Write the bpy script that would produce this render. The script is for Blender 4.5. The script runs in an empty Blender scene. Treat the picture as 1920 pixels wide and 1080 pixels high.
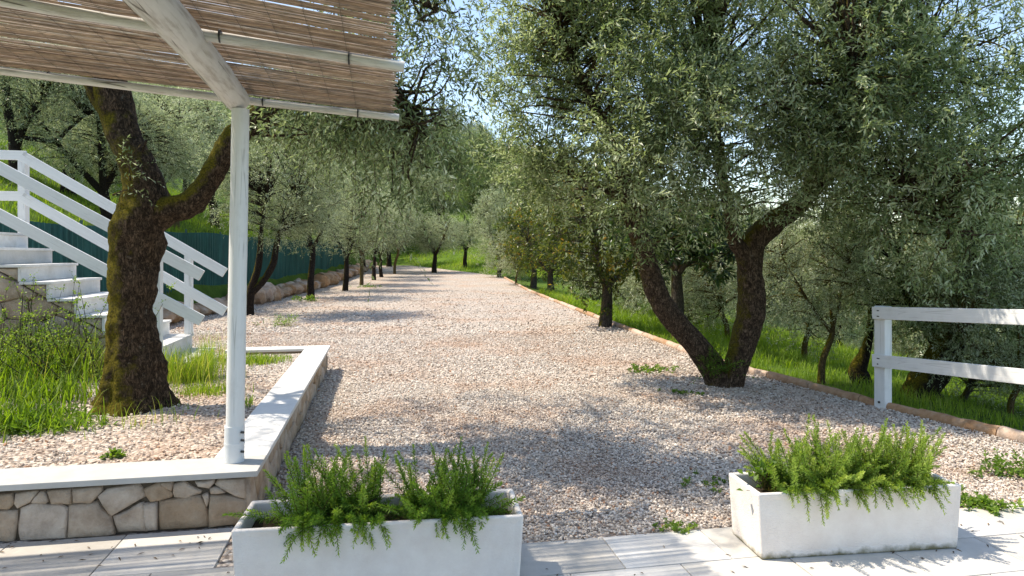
import bpy, bmesh, math, random
import numpy as np
from mathutils import Vector, Matrix, noise

R = math.radians
SC = bpy.context.scene
COL = SC.collection
random.seed(7)
RNG = np.random.default_rng(11)

# ------------------------------------------------------------------ camera
F, CX, HY, EYE = 1280.0, 960.0, 476.0, 1.63      # photo pixels (1920 wide) and eye height in metres
cam = bpy.data.objects.new('camera', bpy.data.cameras.new('camera'))
COL.objects.link(cam); SC.camera = cam
cam.location = (0, 0, EYE); cam.rotation_euler = (R(90), 0, 0)
cam.data.sensor_width = 36; cam.data.lens = 24
cam.data.shift_y = -(540 - HY) / 1920
cam.data.clip_start = 0.05; cam.data.clip_end = 20000

# ------------------------------------------------------------------ sky, sun, exposure
TO_SUN = Vector((-.64, .08, 1)).normalized()
world = bpy.data.worlds.new('World'); SC.world = world; world.use_nodes = True
wn = world.node_tree
bg = wn.nodes['Background']; bg.inputs['Strength'].default_value = 0.15
sky = wn.nodes.new('ShaderNodeTexSky'); sky.sky_type = 'NISHITA'; sky.sun_disc = False
sky.sun_elevation = math.asin(TO_SUN.z); sky.sun_rotation = math.atan2(TO_SUN.x, TO_SUN.y)
sky.air_density = 1.0; sky.dust_density = .6; sky.ozone_density = 1.2
wn.links.new(sky.outputs[0], bg.inputs['Color'])
sun = bpy.data.objects.new('sun', bpy.data.lights.new('sun', 'SUN'))
COL.objects.link(sun)
sun.data.energy = 3.2; sun.data.angle = R(.53); sun.data.color = (1, .95, .86)
sun.rotation_euler = (-TO_SUN).to_track_quat('-Z', 'Y').to_euler()
sun.location = TO_SUN * 60
SC.view_settings.view_transform = 'Standard'; SC.view_settings.look = 'None'
SC.view_settings.exposure = 1.08; SC.view_settings.gamma = 1; SC.view_settings.use_curve_mapping = False
SC.view_settings.use_white_balance = True; SC.view_settings.white_balance_temperature = 7100; SC.view_settings.white_balance_tint = 10
SC.render.engine = 'CYCLES'
SC.cycles.use_denoising = True
SC.cycles.max_bounces = 8; SC.cycles.diffuse_bounces = 5; SC.cycles.glossy_bounces = 3
SC.cycles.transmission_bounces = 5; SC.cycles.caustics_reflective = False; SC.cycles.caustics_refractive = False

# ------------------------------------------------------------------ node helpers
def new_mat(name):
    m = bpy.data.materials.new(name); m.use_nodes = True
    nt = m.node_tree; b = nt.nodes['Principled BSDF']
    return m, nt, b
def nd(nt, t, **kw):
    n = nt.nodes.new(t)
    for k, v in kw.items():
        if k in n.inputs: n.inputs[k].default_value = v
        else: setattr(n, k, v)
    return n
def lk(nt, a, b): nt.links.new(a, b)
def ramp(nt, fac, stops):
    r = nt.nodes.new('ShaderNodeValToRGB')
    e = r.color_ramp.elements
    while len(e) < len(stops): e.new(.5)
    for i, (p, c) in enumerate(stops):
        e[i].position = p; e[i].color = (*c, 1)
    lk(nt, fac, r.inputs[0]); return r.outputs[0]
def mixc(nt, fac, a, b, mode='MIX'):
    m = nt.nodes.new('ShaderNodeMix'); m.data_type = 'RGBA'; m.blend_type = mode
    for s, v in ((m.inputs[0], fac), (m.inputs[6], a), (m.inputs[7], b)):
        if hasattr(v, 'is_linked'): lk(nt, v, s)
        else: s.default_value = v if not isinstance(v, tuple) or len(v) == 4 else (*v, 1)
    return m.outputs[2]
def coords(nt, scale=(1, 1, 1), kind='Object'):
    tc = nt.nodes.new('ShaderNodeTexCoord'); mp = nt.nodes.new('ShaderNodeMapping')
    mp.inputs['Scale'].default_value = scale
    lk(nt, tc.outputs[kind], mp.inputs[0]); return mp.outputs[0]
def wcoords(nt, scale=(1, 1, 1)):
    g = nt.nodes.new('ShaderNodeNewGeometry'); mp = nt.nodes.new('ShaderNodeMapping')
    mp.inputs['Scale'].default_value = scale
    lk(nt, g.outputs['Position'], mp.inputs[0]); return mp.outputs[0]
def noise_n(nt, v, scale, detail=4, rough=.6):
    n = nd(nt, 'ShaderNodeTexNoise', Scale=scale, Detail=detail, Roughness=rough)
    lk(nt, v, n.inputs['Vector']); return n.outputs['Fac']
def vor(nt, v, scale, out='Distance', feature='F1', rnd=1.0):
    n = nd(nt, 'ShaderNodeTexVoronoi', Scale=scale, Randomness=rnd); n.feature = feature
    lk(nt, v, n.inputs['Vector']); return n.outputs[out]
def bump(nt, b, h, strength=.4, dist=.01):
    n = nd(nt, 'ShaderNodeBump', Strength=strength, Distance=dist)
    lk(nt, h, n.inputs['Height']); lk(nt, n.outputs[0], b.inputs['Normal'])
def mth(nt, op, a, b=None, clamp=False):
    m = nt.nodes.new('ShaderNodeMath'); m.operation = op; m.use_clamp = clamp
    for s, v in ((m.inputs[0], a), (m.inputs[1], b)):
        if v is None: continue
        if hasattr(v, 'is_linked'): lk(nt, v, s)
        else: s.default_value = v
    return m.outputs[0]
M = {}

def leaf_mat(key, stops, trans=.35, tcol=(1.25, 1.3, .7), rough=.36, spec=.55):
    m, nt, b = new_mat(key)
    a = nd(nt, 'ShaderNodeAttribute', attribute_name='tint')
    c = ramp(nt, a.outputs['Fac'], stops)
    lk(nt, c, b.inputs['Base Color'])
    b.inputs['Roughness'].default_value = rough; b.inputs['Specular IOR Level'].default_value = spec
    tr = nd(nt, 'ShaderNodeBsdfTranslucent')
    lk(nt, mixc(nt, 1.0, c, tcol, 'MULTIPLY'), tr.inputs['Color'])
    mx = nd(nt, 'ShaderNodeMixShader', Fac=trans)
    lk(nt, b.outputs[0], mx.inputs[1]); lk(nt, tr.outputs[0], mx.inputs[2])
    lk(nt, mx.outputs[0], nt.nodes['Material Output'].inputs['Surface'])
    M[key] = m
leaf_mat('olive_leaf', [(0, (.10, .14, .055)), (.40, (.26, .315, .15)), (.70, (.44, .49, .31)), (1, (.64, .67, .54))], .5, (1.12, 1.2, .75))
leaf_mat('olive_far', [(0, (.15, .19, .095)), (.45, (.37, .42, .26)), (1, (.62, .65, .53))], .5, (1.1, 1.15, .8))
leaf_mat('dark_leaf', [(0, (.016, .038, .010)), (.6, (.042, .085, .02)), (1, (.14, .20, .07))], .3, (1.4, 1.5, .5), .3, .5)
leaf_mat('citrus_leaf', [(0, (.030, .055, .010)), (.6, (.09, .13, .02)), (.9, (.24, .24, .03)), (1, (.32, .20, .03))], .4, (1.5, 1.4, .4), .35, .5)
leaf_mat('forest_leaf', [(0, (.05, .085, .03)), (.6, (.12, .18, .065)), (1, (.26, .32, .15))], .4)
leaf_mat('rosemary_leaf', [(0, (.07, .15, .022)), (.5, (.17, .30, .045)), (1, (.38, .50, .09))], .5, (1.3, 1.3, .5), .45, .3)
leaf_mat('rosemary_pale', [(0, (.10, .175, .028)), (.5, (.22, .34, .06)), (1, (.42, .52, .13))], .5, (1.3, 1.25, .5), .45, .3)
leaf_mat('grass_blade', [(0, (.07, .12, .018)), (.5, (.18, .28, .035)), (.82, (.30, .39, .06)), (1, (.50, .45, .20))], .5, (1.3, 1.4, .35), .5, .25)
leaf_mat('weed_leaf', [(0, (.07, .14, .02)), (.6, (.17, .28, .045)), (1, (.34, .42, .13))], .5, (1.3, 1.35, .4), .45, .3)
leaf_mat('pebble', [(0, (.17, .145, .13)), (.12, (.29, .245, .21)), (.35, (.49, .42, .355)), (.6, (.61, .535, .46)), (.85, (.73, .66, .575)), (.95, (.80, .75, .69)), (1, (.42, .23, .14))], 0, (1, 1, 1), .8, .25)
pm = M['pebble']; nt_ = pm.node_tree; b_ = nt_.nodes['Principled BSDF']; src = b_.inputs['Base Color'].links[0].from_socket
lk(nt_, mixc(nt_, ramp(nt_, noise_n(nt_, wcoords(nt_), .55, 6, .68), [(.46, (0, 0, 0)), (.72, (.75, .75, .75))]), src, (.46, .29, .19)), b_.inputs['Base Color'])
leaf_mat('litter', [(0, (.05, .03, .02)), (.6, (.13, .08, .045)), (1, (.26, .17, .09))], .1, (1, 1, 1), .7, .2)

def bark_mat(key, c0, c1, moss=0.0, scale=1.0, lichen=0.0):
    m, nt, b = new_mat(key)
    v = wcoords(nt, (30 * scale, 30 * scale, 9 * scale))
    w = wcoords(nt, (1, 1, 1))
    n = noise_n(nt, w, 22, 9, .78)
    k = nd(nt, 'ShaderNodeTexNoise', Scale=1.5, Detail=6, Roughness=.65, Distortion=.8); lk(nt, v, k.inputs['Vector'])
    k = mth(nt, 'MULTIPLY', mth(nt, 'ABSOLUTE', mth(nt, 'SUBTRACT', k.outputs['Fac'], .5)), 4.0, True)
    h = mth(nt, 'ADD', mth(nt, 'MULTIPLY', n, .8), mth(nt, 'MULTIPLY', k, .42))
    c = ramp(nt, h, [(.42, c0), (.72, c1), (.95, tuple(x * 1.9 for x in c1))])
    if lichen:
        c = mixc(nt, ramp(nt, noise_n(nt, w, 9, 5, .75), [(.62, (0, 0, 0)), (.70, (lichen,) * 3)]), c, (.30, .27, .22))
    if moss:
        g = nt.nodes.new('ShaderNodeNewGeometry'); sx = nt.nodes.new('ShaderNodeSeparateXYZ')
        lk(nt, g.outputs['Normal'], sx.inputs[0])
        side = mth(nt, 'ADD', mth(nt, 'MULTIPLY', sx.outputs[0], -.32), mth(nt, 'MULTIPLY', sx.outputs[2], .32))
        f = mth(nt, 'ADD', mth(nt, 'ADD', noise_n(nt, w, 7, 8, .8), side), moss - .5)
        f = ramp(nt, f, [(.47, (0, 0, 0)), (.68, (1, 1, 1))])
        mc = ramp(nt, noise_n(nt, w, 60, 3), [(.3, (.05, .045, .005)), (.7, (.24, .19, .015))])
        c = mixc(nt, f, c, mc)
        h = mth(nt, 'ADD', h, mth(nt, 'MULTIPLY', noise_n(nt, w, 70, 3), .5))
    lk(nt, c, b.inputs['Base Color']); b.inputs['Roughness'].default_value = .95
    b.inputs['Specular IOR Level'].default_value = .15
    bump(nt, b, h, 1.0, .045)
    M[key] = m
bark_mat('bark_old', (.032, .021, .013), (.24, .16, .105), .55, 1.0, .8)
bark_mat('bark_olive', (.045, .029, .019), (.30, .205, .14), .30, 1.0, .5)
bark_mat('bark_grey', (.06, .05, .04), (.20, .17, .14), .25, 1.0, .4)
bark_mat('bark_dark', (.018, .013, .010), (.07, .052, .038), .30)
bark_mat('bark_young', (.09, .065, .03), (.26, .19, .09), .30)

def paint_mat(key, base=(.74, .74, .73), dirt=(.42, .40, .37), crack=.5, amount=.5):
    m, nt, b = new_mat(key)
    v = coords(nt, (1.2, 14, 14)); u = coords(nt, (1, 1, 1))
    grain = noise_n(nt, v, 3, 6, .65)
    c = ramp(nt, grain, [(.25, dirt), (.25 + .3 * amount, tuple(x * .93 for x in base)), (.62, base)])
    ln = vor(nt, coords(nt, (.55, 9, 9)), 1.1, 'Distance', 'DISTANCE_TO_EDGE')
    ck = ramp(nt, ln, [(.006, (1, 1, 1)), (.022, (0, 0, 0))])
    ck = mixc(nt, 1.0, ck, ramp(nt, noise_n(nt, u, 2.1), [(.50, (0, 0, 0)), (.58, (crack,) * 3)]), 'MULTIPLY')
    c = mixc(nt, ck, c, (.13, .11, .09))
    c = mixc(nt, ramp(nt, noise_n(nt, u, 7, 6, .7), [(.55, (0, 0, 0)), (.8, (.35, .35, .35))]), c, dirt)
    lk(nt, c, b.inputs['Base Color']); b.inputs['Roughness'].default_value = .6
    b.inputs['Specular IOR Level'].default_value = .3
    bump(nt, b, mth(nt, 'SUBTRACT', mth(nt, 'MULTIPLY', grain, .4), ck), .35, .006)
    M[key] = m
paint_mat('white_paint', (.76, .76, .75), (.50, .48, .44), .35, .35)
paint_mat('worn_paint', (.72, .69, .64), (.33, .28, .22), .9, .8)

def stone_mat(key, stops, scale=6, bmp=.5, rough=.85, stain=None):
    m, nt, b = new_mat(key)
    oi = nd(nt, 'ShaderNodeObjectInfo')
    v = wcoords(nt)
    n = noise_n(nt, v, scale, 8, .68)
    c = ramp(nt, n, stops)
    hs = nd(nt, 'ShaderNodeHueSaturation')
    lk(nt, c, hs.inputs['Color'])
    lk(nt, mth(nt, 'ADD', mth(nt, 'MULTIPLY', oi.outputs['Random'], .36), .80), hs.inputs['Value'])
    lk(nt, mth(nt, 'ADD', mth(nt, 'MULTIPLY', oi.outputs['Random'], -.5), 1.2), hs.inputs['Saturation'])
    c = hs.outputs[0]
    if stain:
        c = mixc(nt, ramp(nt, noise_n(nt, v, 2.2, 7, .75), [(.48, (0, 0, 0)), (.72, (.7, .7, .7))]), c, stain)
    lk(nt, c, b.inputs['Base Color']); b.inputs['Roughness'].default_value = rough
    b.inputs['Specular IOR Level'].default_value = .25
    h = mth(nt, 'ADD', n, mth(nt, 'MULTIPLY', noise_n(nt, v, scale * 9, 4), .35))
    bump(nt, b, h, bmp, .02)
    M[key] = m
stone_mat('wall_stone', [(.25, (.26, .19, .13)), (.5, (.46, .36, .27)), (.7, (.56, .47, .37)), (.85, (.64, .57, .48))], 7, 1.0, .9, (.36, .27, .19))
stone_mat('boulder_stone', [(.25, (.22, .13, .08)), (.5, (.44, .28, .17)), (.72, (.56, .44, .33)), (.9, (.66, .58, .48))], 3, .8, .9, (.50, .26, .12))
stone_mat('cap_stone', [(.3, (.52, .505, .475)), (.6, (.60, .585, .555)), (.85, (.66, .645, .615))], 5, .12, .7)
stone_mat('paving_stone', [(.25, (.43, .405, .365)), (.55, (.53, .505, .465)), (.8, (.60, .575, .535))], 4, .15, .75, (.58, .53, .47))
stone_mat('kerb_stone', [(.25, (.26, .15, .09)), (.5, (.48, .31, .20)), (.8, (.60, .47, .36))], 8, .6, .9, (.30, .22, .15))
stone_mat('mortar', [(.3, (.07, .055, .04)), (.7, (.17, .135, .10))], 20, .6, .95)
stone_mat('soil', [(.3, (.03, .022, .015)), (.7, (.085, .062, .042))], 40, .8, .95)
stone_mat('stair_plaster', [(.3, (.60, .59, .56)), (.7, (.76, .75, .73))], 5, .2, .8, (.50, .47, .42))

def planter_mat():
    m, nt, b = new_mat('planter_render')
    v = coords(nt)
    tool = nd(nt, 'ShaderNodeTexNoise', Scale=55, Detail=3, Roughness=.6, Distortion=1.2)
    mp = coords(nt, (1, 1, 2.2)); lk(nt, mp, tool.inputs['Vector'])
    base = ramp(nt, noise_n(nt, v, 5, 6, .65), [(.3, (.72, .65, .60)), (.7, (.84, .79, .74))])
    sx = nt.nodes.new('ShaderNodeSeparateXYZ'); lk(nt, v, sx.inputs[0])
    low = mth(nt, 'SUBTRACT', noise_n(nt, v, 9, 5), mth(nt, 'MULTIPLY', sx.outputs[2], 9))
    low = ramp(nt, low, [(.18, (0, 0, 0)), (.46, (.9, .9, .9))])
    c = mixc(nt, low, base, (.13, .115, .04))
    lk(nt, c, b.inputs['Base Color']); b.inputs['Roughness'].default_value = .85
    b.inputs['Specular IOR Level'].default_value = .2
    bump(nt, b, tool.outputs['Fac'], .5, .010)
    M['planter_render'] = m
planter_mat()

def gravel_mat():
    m, nt, b = new_mat('gravel_bed')
    v = wcoords(nt)
    n = nd(nt, 'ShaderNodeTexVoronoi', Scale=34); lk(nt, v, n.inputs['Vector'])
    sx = nt.nodes.new('ShaderNodeSeparateColor'); lk(nt, n.outputs['Color'], sx.inputs[0])
    c = ramp(nt, sx.outputs[0], [(0, (.24, .20, .17)), (.25, (.46, .395, .335)), (.55, (.60, .525, .45)), (.85, (.73, .66, .575)), (1, (.48, .31, .22))])
    c = mixc(nt, ramp(nt, n.outputs['Distance'], [(.45, (0, 0, 0)), (.8, (.8, .8, .8))]), c, (.12, .095, .085))
    big = noise_n(nt, v, .55, 6, .68)
    c = mixc(nt, ramp(nt, big, [(.46, (0, 0, 0)), (.72, (.6, .6, .6))]), c, (.46, .29, .19))
    lk(nt, c, b.inputs['Base Color']); b.inputs['Roughness'].default_value = .9
    b.inputs['Specular IOR Level'].default_value = .2
    bump(nt, b, mth(nt, 'MULTIPLY', n.outputs['Distance'], -1), 1, .02)
    M['gravel_bed'] = m
gravel_mat()

def ground_mat():
    m, nt, b = new_mat('meadow_ground')
    v = wcoords(nt)
    c = ramp(nt, noise_n(nt, v, 1.4, 7, .7), [(.3, (.045, .075, .014)), (.5, (.085, .15, .02)), (.7, (.13, .20, .03))])
    c = mixc(nt, ramp(nt, noise_n(nt, v, .25, 4), [(.55, (0, 0, 0)), (.7, (.6, .6, .6))]), c, (.14, .13, .045))
    lk(nt, c, b.inputs['Base Color']); b.inputs['Roughness'].default_value = .95
    b.inputs['Specular IOR Level'].default_value = .1
    bump(nt, b, noise_n(nt, v, 12, 6, .75), 1, .08)
    M['meadow_ground'] = m
ground_mat()

def screen_mat():
    m, nt, b = new_mat('green_screen')
    v = wcoords(nt)
    c = ramp(nt, noise_n(nt, wcoords(nt, (1, 1.6, .5)), 1.5, 7, .7), [(.3, (.004, .050, .042)), (.55, (.010, .095, .080)), (.75, (.035, .15, .125))])
    lk(nt, c, b.inputs['Base Color']); b.inputs['Roughness'].default_value = .7
    wv = nd(nt, 'ShaderNodeTexWave', Scale=14); wv.bands_direction = 'Z'; lk(nt, v, wv.inputs['Vector'])
    bump(nt, b, wv.outputs['Fac'], .4, .01)
    M['green_screen'] = m
    m, nt, b = new_mat('fence_metal'); b.inputs['Base Color'].default_value = (.03, .09, .07, 1); M['fence_metal'] = m
    m, nt, b = new_mat('water'); b.inputs['Base Color'].default_value = (.10, .20, .30, 1); b.inputs['Roughness'].default_value = .12
    bump(nt, b, noise_n(nt, wcoords(nt), .08, 4), .3, .5); M['water'] = m
    m, nt, b = new_mat('bolt_metal'); b.inputs['Base Color'].default_value = (.08, .08, .08, 1); b.inputs['Metallic'].default_value = .8; M['bolt_metal'] = m
    m, nt, b = new_mat('pipe_plastic')
    lk(nt, ramp(nt, noise_n(nt, coords(nt), 6, 5), [(.3, (.60, .63, .65)), (.7, (.72, .74, .75))]), b.inputs['Base Color'])
    b.inputs['Roughness'].default_value = .4; M['pipe_plastic'] = m
screen_mat()

def reed_mat():
    m, nt, b = new_mat('reed')
    a = nd(nt, 'ShaderNodeAttribute', attribute_name='tint')
    c = ramp(nt, a.outputs['Fac'], [(0, (.40, .29, .22)), (.5, (.62, .50, .39)), (.85, (.74, .64, .53)), (1, (.82, .76, .66))])
    c = mixc(nt, ramp(nt, noise_n(nt, wcoords(nt, (6, 60, 60)), 1.2, 5, .7), [(.4, (.6, .6, .6)), (.7, (1.1, 1.1, 1.1))]), (0, 0, 0, 1), c)
    lk(nt, c, b.inputs['Base Color']); b.inputs['Roughness'].default_value = .5
    b.inputs['Specular IOR Level'].default_value = .4
    tr = nd(nt, 'ShaderNodeBsdfTranslucent'); lk(nt, c, tr.inputs['Color'])
    mx = nd(nt, 'ShaderNodeMixShader', Fac=.55)
    lk(nt, b.outputs[0], mx.inputs[1]); lk(nt, tr.outputs[0], mx.inputs[2])
    lk(nt, mx.outputs[0], nt.nodes['Material Output'].inputs['Surface'])
    M['reed'] = m
reed_mat()

# ------------------------------------------------------------------ object helpers
def tag(o, label=None, cat=None, group=None, kind=None):
    if label: o['label'] = label
    if cat: o['category'] = cat
    if group: o['group'] = group
    if kind: o['kind'] = kind
    return o
def link(name, me, parent=None, loc=None):
    o = bpy.data.objects.new(name, me); COL.objects.link(o)
    if parent is not None: o.parent = parent
    if loc is not None: o.location = loc
    return o
def thing(name, loc, label, cat, group=None):
    o = bpy.data.objects.new(name, None); COL.objects.link(o); o.location = loc
    o.empty_display_size = .2
    return tag(o, label, cat, group)
def copy_tree(root):
    c = root.copy(); COL.objects.link(c)
    for ch in list(root.children):
        d = ch.copy(); COL.objects.link(d); d.parent = c
        for g in list(ch.children):
            e = g.copy(); COL.objects.link(e); e.parent = d
    return c

class Buf:
    """collects vertices and faces (numpy) for one mesh"""
    def __init__(s): s.v = []; s.f = []; s.t = []; s.n = 0
    def add(s, v, f, mat=0, tint=None, smooth=False):
        v = np.asarray(v, dtype=np.float32).reshape(-1, 3); f = np.asarray(f, dtype=np.int64)
        if len(v) == 0: return
        s.v.append(v); s.f.append((f + s.n, mat, smooth))
        t = np.full(len(v), .5, np.float32) if tint is None else np.broadcast_to(np.asarray(tint, np.float32), (len(v),))
        s.t.append(t); s.n += len(v)
    def mesh(s, name, mats, origin=(0, 0, 0)):
        me = bpy.data.meshes.new(name)
        v = np.concatenate(s.v) - np.asarray(origin, np.float32)
        me.vertices.add(len(v)); me.vertices.foreach_set('co', v.ravel())
        li, st, mi, sm, o = [], [], [], [], 0
        for f, m, k in s.f:
            n, w = f.shape
            li.append(f.ravel()); st.append(o + np.arange(n) * w); o += n * w
            mi.append(np.full(n, m)); sm.append(np.full(n, k))
        li = np.concatenate(li); st = np.concatenate(st)
        me.loops.add(len(li)); me.loops.foreach_set('vertex_index', li.astype(np.int32))
        me.polygons.add(len(st)); me.polygons.foreach_set('loop_start', st.astype(np.int32))
        me.polygons.foreach_set('material_index', np.concatenate(mi).astype(np.int32))
        me.polygons.foreach_set('use_smooth', np.concatenate(sm).astype(bool))
        a = me.attributes.new('tint', 'FLOAT', 'POINT'); a.data.foreach_set('value', np.concatenate(s.t))
        for k in mats: me.materials.append(M[k])
        me.update(); me.validate()
        return me

def unit(a): return a / np.maximum(np.linalg.norm(a, axis=-1, keepdims=True), 1e-9)
def catmull(P, n):
    P = np.asarray(P, float); k = len(P)
    E = np.vstack([2 * P[0] - P[1], P, 2 * P[-1] - P[-2]])
    t = np.linspace(0, k - 1 - 1e-9, n); i = t.astype(int); u = (t - i)[:, None]
    a, b, c, d = E[i], E[i + 1], E[i + 2], E[i + 3]
    return .5 * ((2 * b) + (-a + c) * u + (2 * a - 5 * b + 4 * c - d) * u ** 2 + (-a + 3 * b - 3 * c + d) * u ** 3)
def tube(buf, P, rad, sides=8, mat=0, nz=0.0, freq=3.0, cap=True, tint=.5, lobes=None, smooth=True):
    P = np.asarray(P, float); n = len(P); rad = np.broadcast_to(np.asarray(rad, float), (n,))
    T = unit(np.gradient(P, axis=0))
    ref = np.array([0, 0, 1.]) if abs(T[0][2]) < .8 else np.array([1., 0, 0])
    U = unit(np.cross(T[0], ref)); V = []; ang = np.linspace(0, 2 * math.pi, sides, endpoint=False)
    for i in range(n):
        U = unit(U - T[i] * U.dot(T[i])); W = np.cross(T[i], U)
        ring = np.cos(ang)[:, None] * U + np.sin(ang)[:, None] * W
        r = np.full(sides, rad[i])
        if lobes is not None: r = r * (1 + lobes[i] * np.array([noise.noise(Vector((math.cos(a) * 1.3, math.sin(a) * 1.3, 3.3))) for a in ang]) * 2)
        if nz: r = r * np.array([1 + nz * (noise.noise(Vector(P[i] + q * rad[i]) * freq) + .6 * noise.noise(Vector(P[i] + q * rad[i]) * freq * 2.7) + .38 * noise.noise(Vector(P[i] + q * rad[i]) * freq * 7)) for q in ring])
        V.append(P[i] + ring * r[:, None])
    V = np.concatenate(V)
    i = np.arange(n - 1)[:, None] * sides; j = np.arange(sides)[None]; k = (j + 1) % sides
    Fq = np.stack([i + j, i + k, i + sides + k, i + sides + j], -1).reshape(-1, 4)
    buf.add(V, Fq, mat, tint, smooth)
    if cap and sides <= 24:
        for base, rev in ((0, True), ((n - 1) * sides, False)):
            c = V[base:base + sides]
            f = np.array([[0, 1 + a, 1 + (a + 1) % sides] for a in range(sides)])
            buf.add(np.vstack([c.mean(0), c]), f[:, ::-1] if rev else f, mat, tint, False)

def leaves(buf, p, d, nrm, L, W, tint, mat=0, fold=.25, curl=.12):
    """pointed leaf of two triangles folded along its midrib, one per row"""
    n = len(p); d = unit(d); s = unit(np.cross(d, nrm)); u = np.cross(s, d)
    L = np.broadcast_to(L, (n,))[:, None]; W = np.broadcast_to(W, (n,))[:, None]
    m = p + d * L * .5
    v = np.stack([p, m + s * W + u * W * fold, p + d * L - u * L * curl, m - s * W + u * W * fold], 1).reshape(-1, 3)
    buf.add(v, (np.arange(n) * 4)[:, None] + np.arange(4)[None], mat, np.repeat(np.broadcast_to(tint, (n,)), 4))

def sprays(buf, b, d, ln, nl, L, W, rng, droop=.3, spread=.9, tbase=None, mat_leaf=0, mat_twig=1, twig_r=.0025, tipbright=.15):
    """twigs (base b, direction d, length ln) carrying nl leaves each in crossed pairs"""
    T = len(b); d = unit(d); ln = np.broadcast_to(ln, (T,))
    tb = rng.uniform(.15, .75, T) if tbase is None else tbase
    g = np.array([0, 0, -1.])
    s = (np.arange(nl) + .8) / nl
    S = s[None, :, None]
    P = b[:, None] + d[:, None] * (ln[:, None, None] * S) + g * (droop * ln[:, None, None] * S ** 2)
    tan = unit(d[:, None] + g * (2 * droop * S))
    ref = unit(rng.normal(size=(T, 1, 3))); e1 = unit(np.cross(tan, np.broadcast_to(ref, tan.shape))); e2 = np.cross(tan, e1)
    an = (np.arange(nl) // 2) * 1.45 + (np.arange(nl) % 2) * math.pi
    an = an[None] + rng.normal(0, .35, (T, nl))
    lat = np.cos(an)[..., None] * e1 + np.sin(an)[..., None] * e2
    A = (spread * (1.15 - .55 * s))[None, :, None] + rng.normal(0, .15, (T, nl, 1))
    ld = unit(tan * np.cos(A) + lat * np.sin(A))
    nr = np.array([0, 0, 1.]) + rng.normal(0, .55, (T, nl, 3)) + lat * -.4
    sz = rng.uniform(.7, 1.15, (T, nl)) * (1 - .35 * s[None] ** 3)
    tint = np.clip(tb[:, None] + rng.normal(0, .21, (T, nl)) + tipbright * (s[None] - .5), 0, 1)
    leaves(buf, P.reshape(-1, 3), ld.reshape(-1, 3), nr.reshape(-1, 3), (L * sz).ravel(), (W * sz).ravel(), tint.ravel(), mat_leaf)
    if twig_r:
        k = 2; q = np.linspace(0, 1, k)[None, :, None]
        C = b[:, None] + d[:, None] * (ln[:, None, None] * q) + g * (droop * ln[:, None, None] * q ** 2)
        E1 = unit(np.cross(d, ref[:, 0])); E2 = np.cross(d, E1)
        rr = twig_r * (1 - .7 * np.linspace(0, 1, k))
        rings = np.stack([C + (math.cos(a) * E1 + math.sin(a) * E2)[:, None] * rr[None, :, None] for a in (0, 2.09, 4.19)], 2)
        V = rings.reshape(-1, 3)
        base = (np.arange(T) * k * 3)[:, None, None] + (np.arange(k - 1) * 3)[None, :, None]
        j = np.arange(3)[None, None]; jj = (j + 1) % 3
        Fq = np.stack([base + j, base + jj, base + 3 + jj, base + 3 + j], -1).reshape(-1, 4)
        buf.add(V, Fq, mat_twig, .3)

def crown(buf, nodes, ells, ncl, ntw, nl, L, W, rng, droop=.3, tl=(.22, .42), jit=.16, branch_r=.012, twig_r=.0025, shell=.35, spread=.9, up=.15, tshift=0, mat_leaf=0, mat_twig=1):
    """clusters of leafy sprays through the crown's volume, each carried by a thin branch from the nearest limb"""
    ells = np.asarray(ells, float); w = ells[:, 6] / ells[:, 6].sum()
    pick = rng.choice(len(ells), ncl, p=w); E = ells[pick]
    u = unit(rng.normal(size=(ncl, 3))); r = rng.uniform(shell, 1, (ncl, 1)) ** .6
    lump = np.array([1 + .30 * noise.noise(Vector(q * 1.7 + k)) for q, k in zip(u, pick)])[:, None]
    c = E[:, :3] + u * r * E[:, 3:6] * lump
    nodes = np.asarray(nodes, float)
    for k in range(ncl):
        dd = np.linalg.norm(nodes - c[k], axis=1) + np.maximum(nodes[:, 2] - c[k][2], 0) * 1.2
        a = nodes[dd.argmin()]
        if branch_r:
            mid = (a + c[k]) / 2 + rng.normal(0, .10, 3) + np.array([0, 0, .12 * np.linalg.norm(a - c[k])])
            P = catmull([a, mid, c[k]], 5)
            tube(buf, P, np.linspace(branch_r * (1 + .5 * np.linalg.norm(a - c[k])), branch_r * .35, 5), 4, mat_twig, cap=False)
    out = np.repeat(u, ntw, 0)
    ct = np.repeat(c, ntw, 0)
    d = unit(out * .55 + rng.normal(0, .75, (ncl * ntw, 3)) + np.array([0, 0, up]))
    b = ct + rng.normal(0, jit, (ncl * ntw, 3)) - d * .1
    ctint = np.clip(rng.normal(.42 + tshift, .16, ncl), .08, .9)
    tb = np.clip(np.repeat(ctint, ntw) + rng.normal(0, .12, ncl * ntw), 0, 1)
    sprays(buf, b, d, rng.uniform(*tl, ncl * ntw), nl, L, W, rng, droop, spread, tb, mat_leaf, mat_twig, twig_r)

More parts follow.
